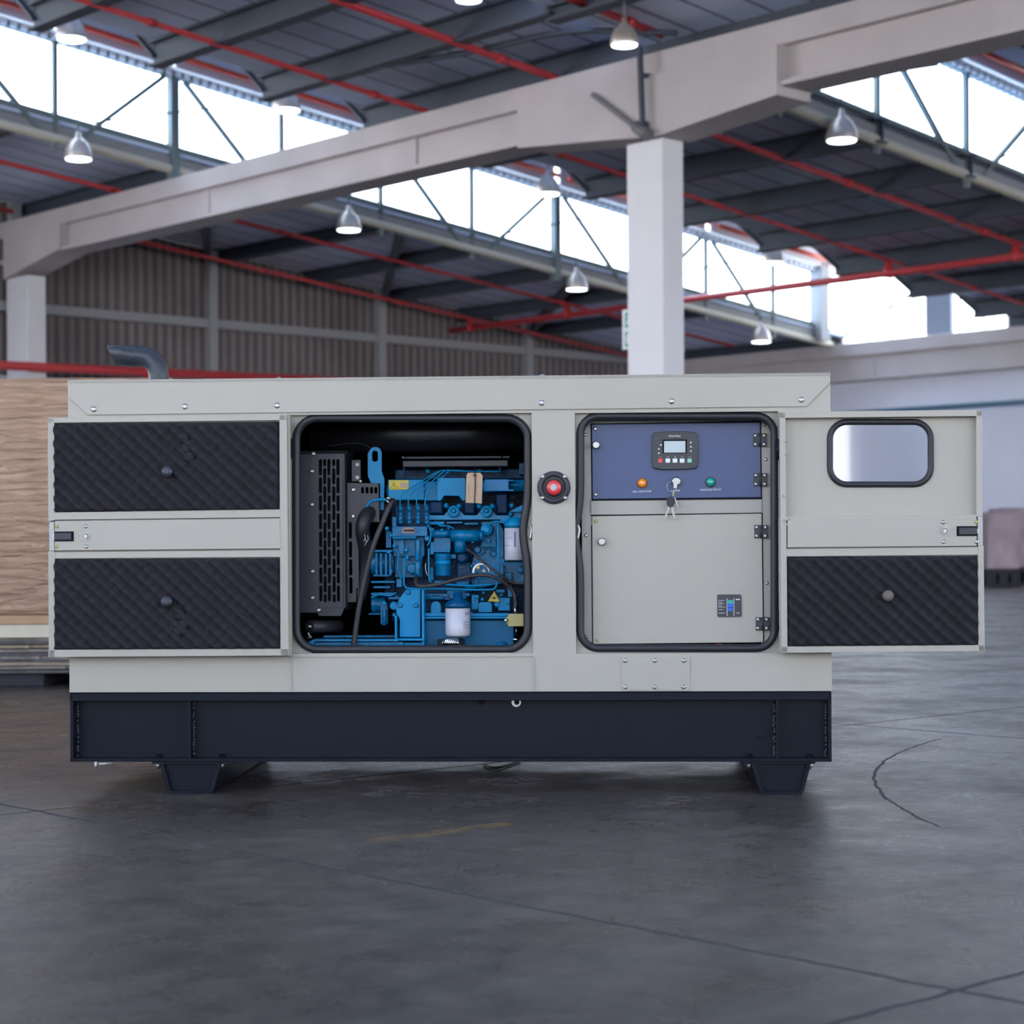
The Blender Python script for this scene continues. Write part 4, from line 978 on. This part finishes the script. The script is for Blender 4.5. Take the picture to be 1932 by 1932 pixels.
for x, y in ((666.5, 924), (666.5, 974)): screw(x, y, RG + 0.025, g3, 3.8)
part('fan_shroud', GUARD, lambda m: pbox(m, 664, 868, 680, 908, RG + 0.03, RG + 0.04), g3)
for x, y in ((674, 877), (674, 901)): screw(x, y, RG + 0.03, g3, 3.2, GREY)
screw(680, 908, RG + 0.02, g3, 2.5)
rh = part('radiator_hose', BLACK, lambda m: ptube(m, [(722, 962, .25), (706, 962, .22), (690, 975, .17), (684, 1000, .16), (690, 1040, .2), (688, 1080, .22), (676, 1130, .22)], 14, 0.2, 16, 6))
part('hose_print', GREY, lambda m: [ptube(m, [(687 + dx, 1008 + dy, 0.138), (689 + dx, 1014 + dy, 0.138), (686 + dx, 1022 + dy, 0.138)], 0.7, 0.1, 5, 2) for dx, dy in ((0, 0), (6, 2), (2, 8))], rh)
part('breather_hose', BLACK, lambda m: ptube(m, [(744, 950, .14), (740, 945, .13), (733, 958, .12), (722, 985, .11), (706, 1025, .10), (692, 1075, .10), (680, 1130, .10), (672, 1180, .10), (667, 1222, .10)], 5.6, 0.1, 12, 5))
part('hose_clamp', STEEL, lambda m: (m.cyl(L(736, 941, .11), L(730, 939, .11), 0.006, n=10), m.cyl(L(729, 944, .11), L(736, 951, .12), 0.0035, n=8)))
part('loom_tube', GUARD, lambda m: (m.cyl(L(640, 1182, .3), L(584, 1182, .2), 0.02, n=12)))
part('hose_tail', STEEL, lambda m: (m.cyl(L(578, 1182, .19), L(588, 1182, .19), 0.006, n=10), ptube(m, [(581, 1193), (584, 1200), (588, 1202)], 2, 0.18), ptube(m, [(580, 1203), (588, 1203)], 1.5, .18)))
part('lifting_wire', EXH, lambda m: ptube(m, [(620, 842, .3), (650, 838, .3), (680, 837, .3), (700, 846, .3)], 0.9, 0.3, 6))
part('muffler', mat('muffler black', (0.016, 0.017, 0.024), 0.35, bump=0.1, bscale=30), lambda m: m.cyl(L(590, 822, .35), L(1035, 815, .35), 0.058, n=28))
hs_ = part('heat_shield', GUARD, lambda m: (pbox(m, 760, 868, 958, 881, .24, .34), pbox(m, 758, 860, 962, 866, .26, .34)), bevel=0.002)
for x in (760.5, 944.5): part('screw', CHROME, lambda m: m.lathe(L(x, 864, .25), (0, 0, 1), [(0, 0.006), (0.004, 0.006), (0.004, 0.003), (0.010, 0.003)], 8), hs_)

# ---------------------------------------------------------------- the blue engine
eng = part('engine', BLUE_SHADE, lambda m: (
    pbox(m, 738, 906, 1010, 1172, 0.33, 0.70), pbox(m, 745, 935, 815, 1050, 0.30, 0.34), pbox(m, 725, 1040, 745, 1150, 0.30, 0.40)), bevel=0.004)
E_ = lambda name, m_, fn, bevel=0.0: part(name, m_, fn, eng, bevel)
def le(m):
    o = [(700, 846), (704, 843.5), (711, 843.5), (716, 846), (720, 853), (720, 890), (725, 903), (725, 912), (724, 962), (717, 962), (717, 912), (700, 911), (694, 898), (694, 855)]
    i = [(702, 853), (705, 850.5), (710, 850.5), (713, 853), (713, 868), (710, 871), (705, 871), (702, 868)]
    q = [L(x, y, .21) for x, y in o]; w = [L(x, y, .21) for x, y in i]; m.plate([(p.x, p.z) for p in q], [[(p.x, p.z) for p in w]], .21, .216)
E_('lifting_eye', BLUE2, le)
E_('manifold', BLUE2, lambda m: (pbox(m, 732, 904.5, 800, 944, .22, .30), pbox(m, 800, 908, 826, 945, .24, .32), m.cyl(L(730, 925, .27), L(1000, 916, .27), 0.020, n=18)), .003)
E_('manifold_cover', BLUE2, lambda m: (ppoly(m, [(826, 902), (876, 902), (878, 904), (878, 942), (875, 945), (872, 944), (866, 936), (838, 935), (832, 944), (828, 945), (825, 943), (825, 903)], .20, .215)), .001)
E_('intake_block', mat('lit blue cast', (0.015, 0.19, 0.45), .35, spec=.3, var=.1, vscale=40), lambda m: (pbox(m, 914, 904, 960, 927, .20, .26), pbox(m, 958, 905, 970, 908, .20, .24), pbox(m, 958, 923, 970, 927, .20, .24)), .002)  # lighter copy of the cast blue, light put into its colour
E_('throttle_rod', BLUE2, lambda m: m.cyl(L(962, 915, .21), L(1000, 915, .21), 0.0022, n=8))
E_('rocker_cover', BLUE_SHADE, lambda m: (pbox(m, 745, 884, 1000, 905, .36, .6), pbox(m, 760, 871, 764, 896, .28, .30), pbox(m, 941, 880, 946, 892, .28, .3), pbox(m, 979, 873, 993, 896, .25, .4)), .003)
for x in (807, 845, 904, 945): E_('cover_nut', BLUE2, lambda m: m.lathe(L(x, 893, .30), (0, 0, 1), [(0, .006), (.01, .009), (.014, .004)], 8))
# injector lines
for i, (x, tx, ty) in enumerate(((755, 826, 889), (770.5, 833, 887.5), (786, 841, 887.5), (802, 850, 888))):
    E_('injector_line', BLUE2, lambda m: m.tube([L(x, 955, .185), L(x, 942, .185), L(x + 2.5, 935, .187), L(x + 8, 928 if i < 3 else 922, .19), L(tx - 6, ty + 4, .21), L(tx + 2, ty, .22), L(tx + 14 + i*3, ty - 0.3, .225)], 0.0020, 6, smooth=4))
E_('return_line', BLUE2, lambda m: ptube(m, [(838, 888), (860, 888.5), (900, 889.5), (944, 889.5)], 1.2, .225, 6, 2))
for i, x in enumerate((756, 772, 789, 805)):
    E_('pump_element', BLUE, lambda m: (m.lathe(L(x, 985, .20), (0, 0, 1), [(0, .0075), (.02, .0075), (.02, .006), (.034, .006), (.034, .0072), (.048, .0072), (.050, .0045), (.056, .0045)], 10)))
    E_('pump_valve', BLUE, lambda m: (m.lathe(L(x, 985, .185), (0, -1, 0), [(-.02, .008), (0, .008), (0, .0055), (.006, .0055), (.007, .003)], 8), m.lathe(L(x, 976, .19), (0, -1, 0), [(-.01, .004), (.004, .004)], 6)))
E_('injection_pump', BLUE, lambda m: (pbox(m, 740, 993, 806, 1012, .19, .30), pbox(m, 742, 1012, 800, 1050, .22, .32), pbox(m, 745, 1048, 796, 1090, .24, .32),
   m.cyl(L(740, 1015, .185), L(785, 1014, .185), .0055, n=12), m.cyl(L(788, 1018, .19), L(788, 1058, .19), .0085, n=14), m.cyl(L(788, 1060, .20), L(788, 1088, .20), .011, n=14),
   m.lathe(L(777, 1073, .20), (0, -1, 0), [(-.06, .0165), (.0, .0165), (.006, .014), (.006, .009)], 20), m.lathe(L(806, 1016, .19), (0, -1, 0), [(-.04, .010), (.0, .010), (.004, .007)], 14),
   pbox(m, 740, 975, 748, 996, .2, .28), pbox(m, 752, 1018, 762, 1046, .2, .24)), .0015)
E_('pump_plate', mat('name plate', (.25, .17, .15), .4), lambda m: ppoly(m, [(760, 995), (781, 995), (783, 1006), (758, 1006)], .187, .19))
E_('plate_print', DARKIN, lambda m: [pbox(m, 762 + k*4, 999, 765 + k*4, 1003, .1862, .187) for k in range(5)])
for x, y in ((730, 997), (744, 1030), (766, 1038), (793, 1052), (768, 1052), (815, 999), (738, 1010)): E_('banjo_bolt', BLUE2, lambda m: m.lathe(L(x, y, .2), (0, -1, 0), [(-.03, .007), (0, .007), (0, .0045), (.006, .0045)], 6))
# exhaust side: flange, ports, bolts
def flange(m):
    ppoly(m, [(805, 972), (838, 972), (846, 962), (866, 962), (876, 972), (900, 972), (908, 962), (928, 962), (936, 972), (962, 972), (962, 980), (805, 981)], .23, .25)
    for x in (856, 918): m.lathe(L(x, 965, .215), (0, -1, 0), [(-.04, .019), (.0, .019), (.004, .015), (.004, .012), (-.002, .011)], 22)
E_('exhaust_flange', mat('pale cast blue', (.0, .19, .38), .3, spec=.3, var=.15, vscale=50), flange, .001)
for x, y in ((842, 954), (866, 955), (904, 955), (929, 955), (966, 954), (964, 970), (856, 964), (918, 964)):
    E_('flange_bolt', BLUE2, lambda m: m.lathe(L(x, y, .215), (0, -1, 0), [(-.03, .0085), (.0, .0085), (.001, .006), (.009, .0055), (.011, .003)], 10))
for x, y, r in ((852, 948, .018), (781, 945, .013), (796, 945, .010), (922, 946, .018), (980, 946, .02), (742, 983, .009)): E_('port', DARKIN, lambda m: m.lathe(L(x, y, .29), (0, -1, 0), [(0, r), (.004, r)], 16))
POCKET_SHADE = mat('pocket shade blue', (.0, .030, .10), .4, spec=.15)
for x0, y0, x1 in ((810, 945, 836), (874, 945, 896), (936, 930, 958)): E_('port_shade', POCKET_SHADE, lambda m: pbox(m, x0, y0, x1, 970, .25, .33), .006)  # dark blocks paint the shade of the pockets between the ports
# starter and castings to the right of the pump
E_('starter', BLUE, lambda m: (m.cyl(L(851, 1011, .20), L(904, 1011, .20), .0185, n=22), m.cyl(L(903, 1011, .20), L(912, 1011, .20), .016, n=16), m.cyl(L(812, 1007, .21), L(851, 1007, .21), .012, n=14), m.lathe(L(868, 1030, .20), (0, 0, 1), [(-.02, .018), (.01, .018), (.02, .012)], 16)))
E_('spin_boss', BLUE2, lambda m: m.lathe(L(918, 999, .20), (0, -1, 0), [(-.06, .0185), (0, .0185), (.003, .016), (.003, .010), (.008, .008)], 24))
def timing(m):
    ppoly(m, [(908, 985), (940, 982), (950, 1000), (948, 1040), (958, 1060), (950, 1100), (905, 1110), (880, 1095), (895, 1045), (905, 1030), (912, 1020)], .26, .34)
    ptube(m, [(908, 1025), (914, 1035), (912, 1044), (900, 1048), (892, 1042)], 2.2, .255, 6); ptube(m, [(914, 1035), (925, 1035), (940, 1036)], 2.0, .255, 6)
    m.lathe(L(901, 1037, .25), (0, -1, 0), [(-.03, .012), (0, .012), (.003, .008)], 16); m.lathe(L(930, 1044, .25), (0, -1, 0), [(-.03, .0115), (0, .0115), (.001, .008), (-.004, .007)], 18)
E_('timing_case', BLUE, timing, .003)
E_('cooler', BLUE, lambda m: (m.lathe(L(836, 1086, .20), (0, 0, 1), [(0, .024), (.055, .024), (.06, .026), (.064, .026), (.07, .020)], 26), pbox(m, 818, 1012, 850, 1042, .22, .30)), .001)
E_('cooler_band', BLUE2, lambda m: m.lathe(L(836, 1066, .20), (0, 0, 1), [(0, .0246), (.014, .0246)], 26))
E_('thermostat', BLUE_SHADE, lambda m: (m.lathe(L(872, 1052, .22), (0, -1, 0), [(-.06, .022), (.0, .020), (.008, .012)], 16), pbox(m, 862, 1060, 888, 1100, .24, .32), pbox(m, 884, 1080, 900, 1088, .2, .25)), .003)
E_('oil_tube', BLUE2, lambda m: m.tube([L(x, y, .165) for x, y in ((762, 1052), (762, 1080), (762, 1100), (764, 1106), (771, 1110), (800, 1111), (840, 1111), (880, 1112.5), (925, 1112.5), (934, 1109), (938, 1100), (940, 1080), (940, 1040), (940, 990))], .0032, 8, smooth=3))
E_('oil_tube', BLUE2, lambda m: m.tube([L(x, y, .175) for x, y in ((832, 1102), (860, 1104), (890, 1105), (930, 1103))], .0038, 8, smooth=3))
E_('oil_tube', BLUE2, lambda m: m.tube([L(x, y, .16) for x, y in ((809, 1034), (809, 1070), (810, 1092), (814, 1099))], .0028, 8, smooth=3))
E_('wire_stay', STEEL, lambda m: ptube(m, [(803, 1062), (803, 1075), (807, 1087)], 1.0, .16, 6, 3))
# alternator at the front of the engine, fan hub
E_('alternator', BLUE, lambda m: (m.cyl(L(702, 1062, .24), L(736, 1062, .24), .040, n=26), m.cyl(L(736, 1062, .24), L(744, 1062, .24), .030, n=20), pbox(m, 706, 1037, 740, 1042, .19, .26), [pbox(m, x, 1044, x + 4, 1086, .185, .22) for x in (708, 716.5, 726, 734)], pbox(m, 704, 1084, 734, 1088, .19, .25)), .0015)
E_('front_bracket', BLUE, lambda m: (pbox(m, 700, 1118, 745, 1124, .2, .26), pbox(m, 732, 1126, 760, 1131, .2, .26), m.cyl(L(702, 1140, .26), L(728, 1140, .26), .028, n=20), pbox(m, 718, 1138, 731, 1178, .20, .24), pbox(m, 695, 1157, 730, 1160, .2, .24), m.cyl(L(725, 1150, .19), L(725, 1180, .19), .006, n=10)), .0015)
for x, y in ((742, 1142), (725, 1138), (744, 1160), (733, 1041), (737, 1078), (858, 1126), (900, 1126), (905, 1088)): E_('bolt_head', BLUE2, lambda m: m.lathe(L(x, y, .19), (0, -1, 0), [(-.02, .007), (0, .007), (.003, .005)], 6))
E_('side_rail', BLUE, lambda m: (ppoly(m, [(575, 1214), (592, 1206), (752, 1206), (752, 1210), (594, 1210), (590, 1225), (572, 1225)], .10, .16), pbox(m, 592, 1211, 760, 1226, .12, .16), pbox(m, 610, 1199, 745, 1203, .2, .26)), .001)
def mount(m):
    ppoly(m, [(766, 1112), (793, 1112), (793, 1202), (754, 1202), (754, 1168), (748, 1158), (747, 1146), (753, 1130)], .15, .162)
    pbox(m, 796, 1113, 800, 1224, .13, .20); pbox(m, 745, 1162, 748.5, 1224, .13, .2); pbox(m, 748, 1205, 800, 1209, .11, .2); pbox(m, 750, 1212, 796, 1226, .14, .2)
mt = E_('engine_mount', BLUE2, mount, .001)
for x, y in ((770, 1117), (755, 1142), (785, 1142)): E_('mount_bolt', BLUE, lambda m: m.lathe(L(x, y, .15), (0, -1, 0), [(-.002, .009), (.003, .009), (.003, .006), (.009, .006)], 6))
E_('dowel', BLUE2, lambda m: m.lathe(L(743, 1143, .17), (0, -1, 0), [(-.03, .013), (0, .013), (.003, .011)], 16))
E_('oil_sump', mat('sump blue', (.0, .115, .26), .3, spec=.2), lambda m: (pbox(m, 800, 1169, 970, 1232, .18, .6), m.lathe(L(946, 1226, .165), (0, -1, 0), [(-.02, .026), (.004, .024), (.008, .016)], 22)), .004)
E_('sump_flange', BLUE2, lambda m: (pbox(m, 800, 1163.5, 968, 1167.5, .15, .3), pbox(m, 888, 1157, 960, 1163, .16, .3), pbox(m, 800, 1156, 842, 1163, .16, .3), ppoly(m, [(813, 1160), (813, 1142), (817, 1136), (823, 1134), (829, 1137), (832, 1143), (832, 1160)], .17, .19)), .0008)
E_('crankcase_door', BLUE2, lambda m: (ppoly(m, [(903, 1155), (902, 1140), (906, 1136), (925, 1136), (928, 1140), (928, 1155)], .19, .22), pbox(m, 890, 1122, 902, 1150, .20, .24), pbox(m, 940, 1128, 962, 1152, .20, .24), m.lathe(L(938, 1140, .2), (0, -1, 0), [(-.03, .010), (0, .010), (.003, .007)], 14), m.lathe(L(883, 1122, .19), (0, -1, 0), [(-.04, .006), (0, .006), (.004, .004)], 10), m.lathe(L(910, 1131, .19), (0, -1, 0), [(-.04, .006), (0, .006), (.004, .004)], 10)), .001)
E_('gear_cover', BLUE, lambda m: (pbox(m, 800, 1120, 850, 1132, .22, .3), pbox(m, 843, 1112, 880, 1130, .22, .3), m.cyl(L(802, 1128, .2), L(838, 1128, .2), .006, n=10)), .001)
E_('side_bracket', BLUE2, lambda m: (ppoly(m, [(960, 966), (993, 948), (993, 965)], .19, .2), pbox(m, 962, 967, 993, 983, .22, .27), pbox(m, 944, 974, 962, 984, .2, .26)), .001)
E_('rear_casting', BLUE, lambda m: (pbox(m, 950, 1060, 1000, 1100, .24, .3), m.lathe(L(982, 1075, .22), (0, -1, 0), [(-.03, .012), (0, .012), (.003, .009), (.003, .005)], 16), pbox(m, 952, 1080, 966, 1098, .22, .26)), .002)
rc = random.Random(3)
for k, (x0, y0, x1, y1, d) in enumerate(((806, 984, 838, 990, .22), (842, 984, 872, 988, .23), (876, 986, 902, 990, .22), (812, 1022, 818, 1046, .22), (846, 1046, 860, 1054, .21),
      (862, 1098, 884, 1103, .2), (820, 1096, 846, 1100, .2), (958, 1104, 966, 1126, .2), (968, 1120, 976, 1150, .23), (936, 1112, 952, 1118, .21), (872, 1110, 890, 1116, .2), (748, 1092, 758, 1108, .21),
      (700, 1096, 745, 1100, .22), (704, 1106, 736, 1110, .21), (728, 1002, 738, 1034, .22), (812, 1070, 818, 1094, .24), (943, 1066, 950, 1092, .2), (944, 1000, 950, 1052, .24), (908, 1008, 936, 1032, .245))):
    E_('casting_rib', BLUE if k % 3 else BLUE2, lambda m: pbox(m, x0, y0, x1, y1, d, d + .06), .0012)
for x, y in ((756, 1090), (728, 1120), (748, 1126), (815, 1126), (868, 1142), (896, 1132), (912, 1118), (946, 1122), (958, 1140), (892, 1022), (922, 1020), (846, 996), (834, 1000), (890, 1068), (872, 1092), (900, 1098), (950, 1058), (826, 1058), (846, 1040), (711, 1050), (711, 1076)):
    E_('small_nut', BLUE2, lambda m: m.lathe(L(x, y, .2), (0, -1, 0), [(-.03, .0048), (0, .0048), (.004, .003)], 7))
for pts, r in ((((806, 990), (812, 1000), (812, 1018), (806, 1030)), 1.6), (((820, 984), (832, 992), (846, 992), (856, 998)), 1.5), (((744, 1036), (752, 1046), (750, 1070), (756, 1088)), 1.6),
      (((868, 1100), (880, 1108), (900, 1107), (914, 1100)), 1.4), (((700, 1128), (715, 1122), (735, 1124), (748, 1118)), 1.8), (((922, 990), (935, 984), (950, 986), (962, 984)), 2.2), (((690, 962), (697, 948), (710, 943), (732, 943)), 3.2)):
    E_('engine_pipe', BLUE2, lambda m: ptube(m, pts, r, .185, 6, 4))
# filters
f1 = E_('oil_filter', WHITEC, lambda m: m.lathe(L(864, 1201, .13), (0, 0, 1), [(0, .030), (.004, .037), (.010, .0385), (.088, .0385)], 30))
E_('filter_head', mat('filter head blue', (.0, .06, .17), .3, spec=.3), lambda m: (m.lathe(L(864, 1146, .13), (0, 0, 1), [(0, .0395), (.008, .040), (.018, .033), (.026, .016), (.048, .013)], 28)))
E_('filter_print', PRINT, lambda m: [m.tube([Vector((L(864, y, .13).x + .0388*math.sin(t), .13 - .0388*math.cos(t), L(864, y, .13).z)) for t in [t0 + (t1 - t0)*k/6 for k in range(7)]], .0005, 4) for y, t0, t1 in ((1172, .5, 1.2), (1175, .5, 1.2), (1178, .5, 1.2), (1181, .5, 1.2), (1184, .5, 1.2))])
text('filter_name', 'DIESEL', PRINT, eng, (L(881, 1157.5, .10).x, .1005, L(881, 1157.5, .10).z), .012, 0)
E_('filler_cap', CHROME, lambda m: (m.lathe(L(850, 1221, .09), (0, 0, 1), [(0, .026), (.024, .026), (.028, .023)], 30), [m.lathe(L(850 + 15.5*math.sin(t), 1221, .09 - .026*math.cos(t) + .0), (0, 0, 1), [(0, .002), (.024, .002)], 5) for t in [-1.2 + .24*k for k in range(11)]]))
E_('filler_neck', BLACK, lambda m: m.lathe(L(851, 1228, .13), (0, 0, 1), [(0, .042), (.036, .042), (.038, .03)], 26))
f2 = E_('fuel_filter', WHITEC, lambda m: m.lathe(L(973, 1057, .15), (0, 0, 1), [(0, .032), (.003, .0345), (.1, .0345)], 28))
E_('fuel_filter_head', BLUE2, lambda m: m.lathe(L(973, 995, .15), (0, 0, 1), [(0, .035), (.010, .036), (.022, .028), (.03, .02)], 24))
E_('filter_print', PRINT, lambda m: [m.tube([Vector((L(973, y, .15).x + .0348*math.sin(t), .15 - .0348*math.cos(t), L(973, y, .15).z)) for t in [t0 + (t1 - t0)*k/6 for k in range(7)]], .0004, 4) for y, t0, t1 in ((1014, -1.1, -.3), (1016.5, -1.1, -.3), (1018, .3, 1.1), (1023, .3, 1.1), (1029, -1.1, -.4), (1013, .3, 1.1))] + [m.box(L(970, 1020, .113).x, L(973, 1020, .113).x, .1148, .1155, L(970, 1032, .113).z, L(970, 1003, .113).z)])
# hoses and wiring
E_('fuel_hose', WIRE, lambda m: m.tube([L(x, y, d) for x, y, d in ((787, 1087, .16), (784, 1096, .14), (788, 1104, .13), (802, 1106, .12), (830, 1102, .11), (858, 1094, .10), (888, 1087, .10), (915, 1085, .10), (935, 1090, .10), (952, 1100, .11), (966, 1112, .12), (972, 1128, .12), (974, 1146, .12))], .0058, 10, smooth=5))
E_('wiring', WIRE, lambda m: m.tube([L(x, y, d) for x, y, d in ((880, 1036, .17), (888, 1041, .16), (900, 1050, .14), (916, 1064, .13), (932, 1076, .12), (946, 1086, .12), (960, 1096, .13))], .0042, 8, smooth=4))
E_('wiring', WIRE, lambda m: m.tube([L(x, y, d) for x, y, d in ((946, 1084, .14), (955, 1094, .13), (968, 1100, .13), (985, 1101, .13), (998, 1100, .13))], .004, 8, smooth=4))
E_('pipe_clip', WHITE, lambda m: m.tube([L(908 + 15*math.cos(t), 1079 - 15*math.sin(t), .145) for t in [PI*k/10*1.05 for k in range(11)]], [.0022 + .002*(k/10) for k in range(11)], 8))
E_('clip_nut', BRASS, lambda m: (m.lathe(L(902, 1071, .14), (0, -1, 0), [(-.01, .007), (0, .007), (.003, .004)], 8), m.lathe(L(913, 1077, .14), (0, -1, 0), [(-.01, .005), (.002, .005)], 8)))
E_('stop_solenoid', BRASS, lambda m: (pbox(m, 959, 1158, 988, 1182, .10, .13), ppoly(m, [(952, 1170), (959, 1161), (959, 1181)], .102, .11)), .002)
E_('solenoid_stem', CHROME, lambda m: (m.cyl(L(973, 1158, .115), L(972, 1146, .115), .005, n=10), m.cyl(L(969, 1150, .115), L(977, 1147, .115), .004, n=8), m.cyl(L(974, 1182, .115), L(974, 1200, .115), .0018, n=8), m.cyl(L(968, 1206, .12), L(981, 1208, .12), .0055, n=10), m.cyl(L(984, 1200, .13), L(984, 1213, .13), .005, n=8)))
E_('solenoid_lug', STEEL, lambda m: m.lathe(L(954.5, 1170, .10), (0, -1, 0), [(0, .006), (.004, .006), (.006, .003)], 10))
# stickers
st1 = E_('warning_sticker', YELLOW, lambda m: pbox(m, 734, 905.8, 771, 924, .217, .22), .0008)
def tri(m, cx, cy, r, d, w=1.1):
    q = [(cx, cy - r), (cx + r*.95, cy + r*.62), (cx - r*.95, cy + r*.62)]
    m.tube([L(x, y, d) for x, y in q], w*.0008, 4, closed=True)
E_('warning_triangle', BLACK, lambda m: (tri(m, 743.5, 917, 7.5, .2165, 1), pbox(m, 743, 914, 744.2, 918.5, .2162, .217), pbox(m, 743, 919.5, 744.2, 920.5, .2162, .217)))
E_('manual_symbol', mat('symbol grey', (.35, .25, .22), .5), lambda m: (pbox(m, 755, 911, 761.5, 920, .2162, .217), pbox(m, 762.8, 911, 769, 920, .2162, .217)))
E_('hazard_triangle', YELLOW, lambda m: ppoly(m, [(932.5, 1115.5), (943, 1135.5), (920.5, 1134.5)], .185, .188))
E_('hazard_border', BLACK, lambda m: (tri(m, 932.3, 1129.5, 10.2, .1845, .8), pbox(m, 928, 1127.5, 937, 1129, .184, .185), pbox(m, 930.5, 1126, 934.5, 1130.5, .184, .185)))

# card tag tied to the return line
CT0 = L(892, 950, .12)
ctg = empty('card_tag', Matrix.Translation(GO) @ Matrix.Rotation(GT, 4, 'Z') @ CT0, GT)
tag(ctg, 'brown card tag with a dark string hanging in front of the blue engine', 'tag')
def tpart(name, m_, fn, parent=None):
    m = MB(); fn(m)
    for v in m.bm.verts: v.co -= CT0
    return m.build(name, m_, parent or ctg)
tc_ = tpart('card', CARD, lambda m: ppoly(m, [(883, 892), (906, 892), (910.5, 897), (909, 950), (878.5, 948.5), (880, 897)], .12, .1215))
tpart('string', WIRE, lambda m: m.tube([L(897, 884, .15), L(896, 890, .125), L(896.5, 897, .118), L(896.5, 920, .118), L(895, 949, .118)], .0018, 6, smooth=3), tc_)
tpart('eyelet', WIRE, lambda m: pdisc(m, 896, 896.5, 3.2, .117, .12), tc_)
tpart('tag_writing', mat('pencil', (.35, .22, .15), .8), lambda m: [pbox(m, 883.5, y, 886, y + 3, .1193, .12) for y in range(912, 938, 5)], tc_)
# stray bolt on the floor at the left, a cable end under the frame
p = gz(195, 1447)
m = MB(); m.cyl(Vector((p.x - .02, p.y, .010)), Vector((p.x + .035, p.y + .02, .010)), .0035, n=10); m.cyl(Vector((p.x - .028, p.y - .003, .010)), Vector((p.x - .02, p.y, .010)), .009, n=8)
tag(m.build('dropped_bolt', mat('pale zinc', (.75, .75, .75), .4)), 'pale bolt lying on the floor at the left front of the base frame', 'bolt')
p = gz(930, 1446); m = MB(); m.tube([Vector((p.x + dx, p.y + dy, .006)) for dx, dy in ((-.03, 0), (-.01, -.08), (.01, -.1), (.04, -.05), (.09, .1))], .005, 6, smooth=4)
tag(m.build('cable_offcut', BLACK), 'short black cable piece on the floor under the generator', 'cable')
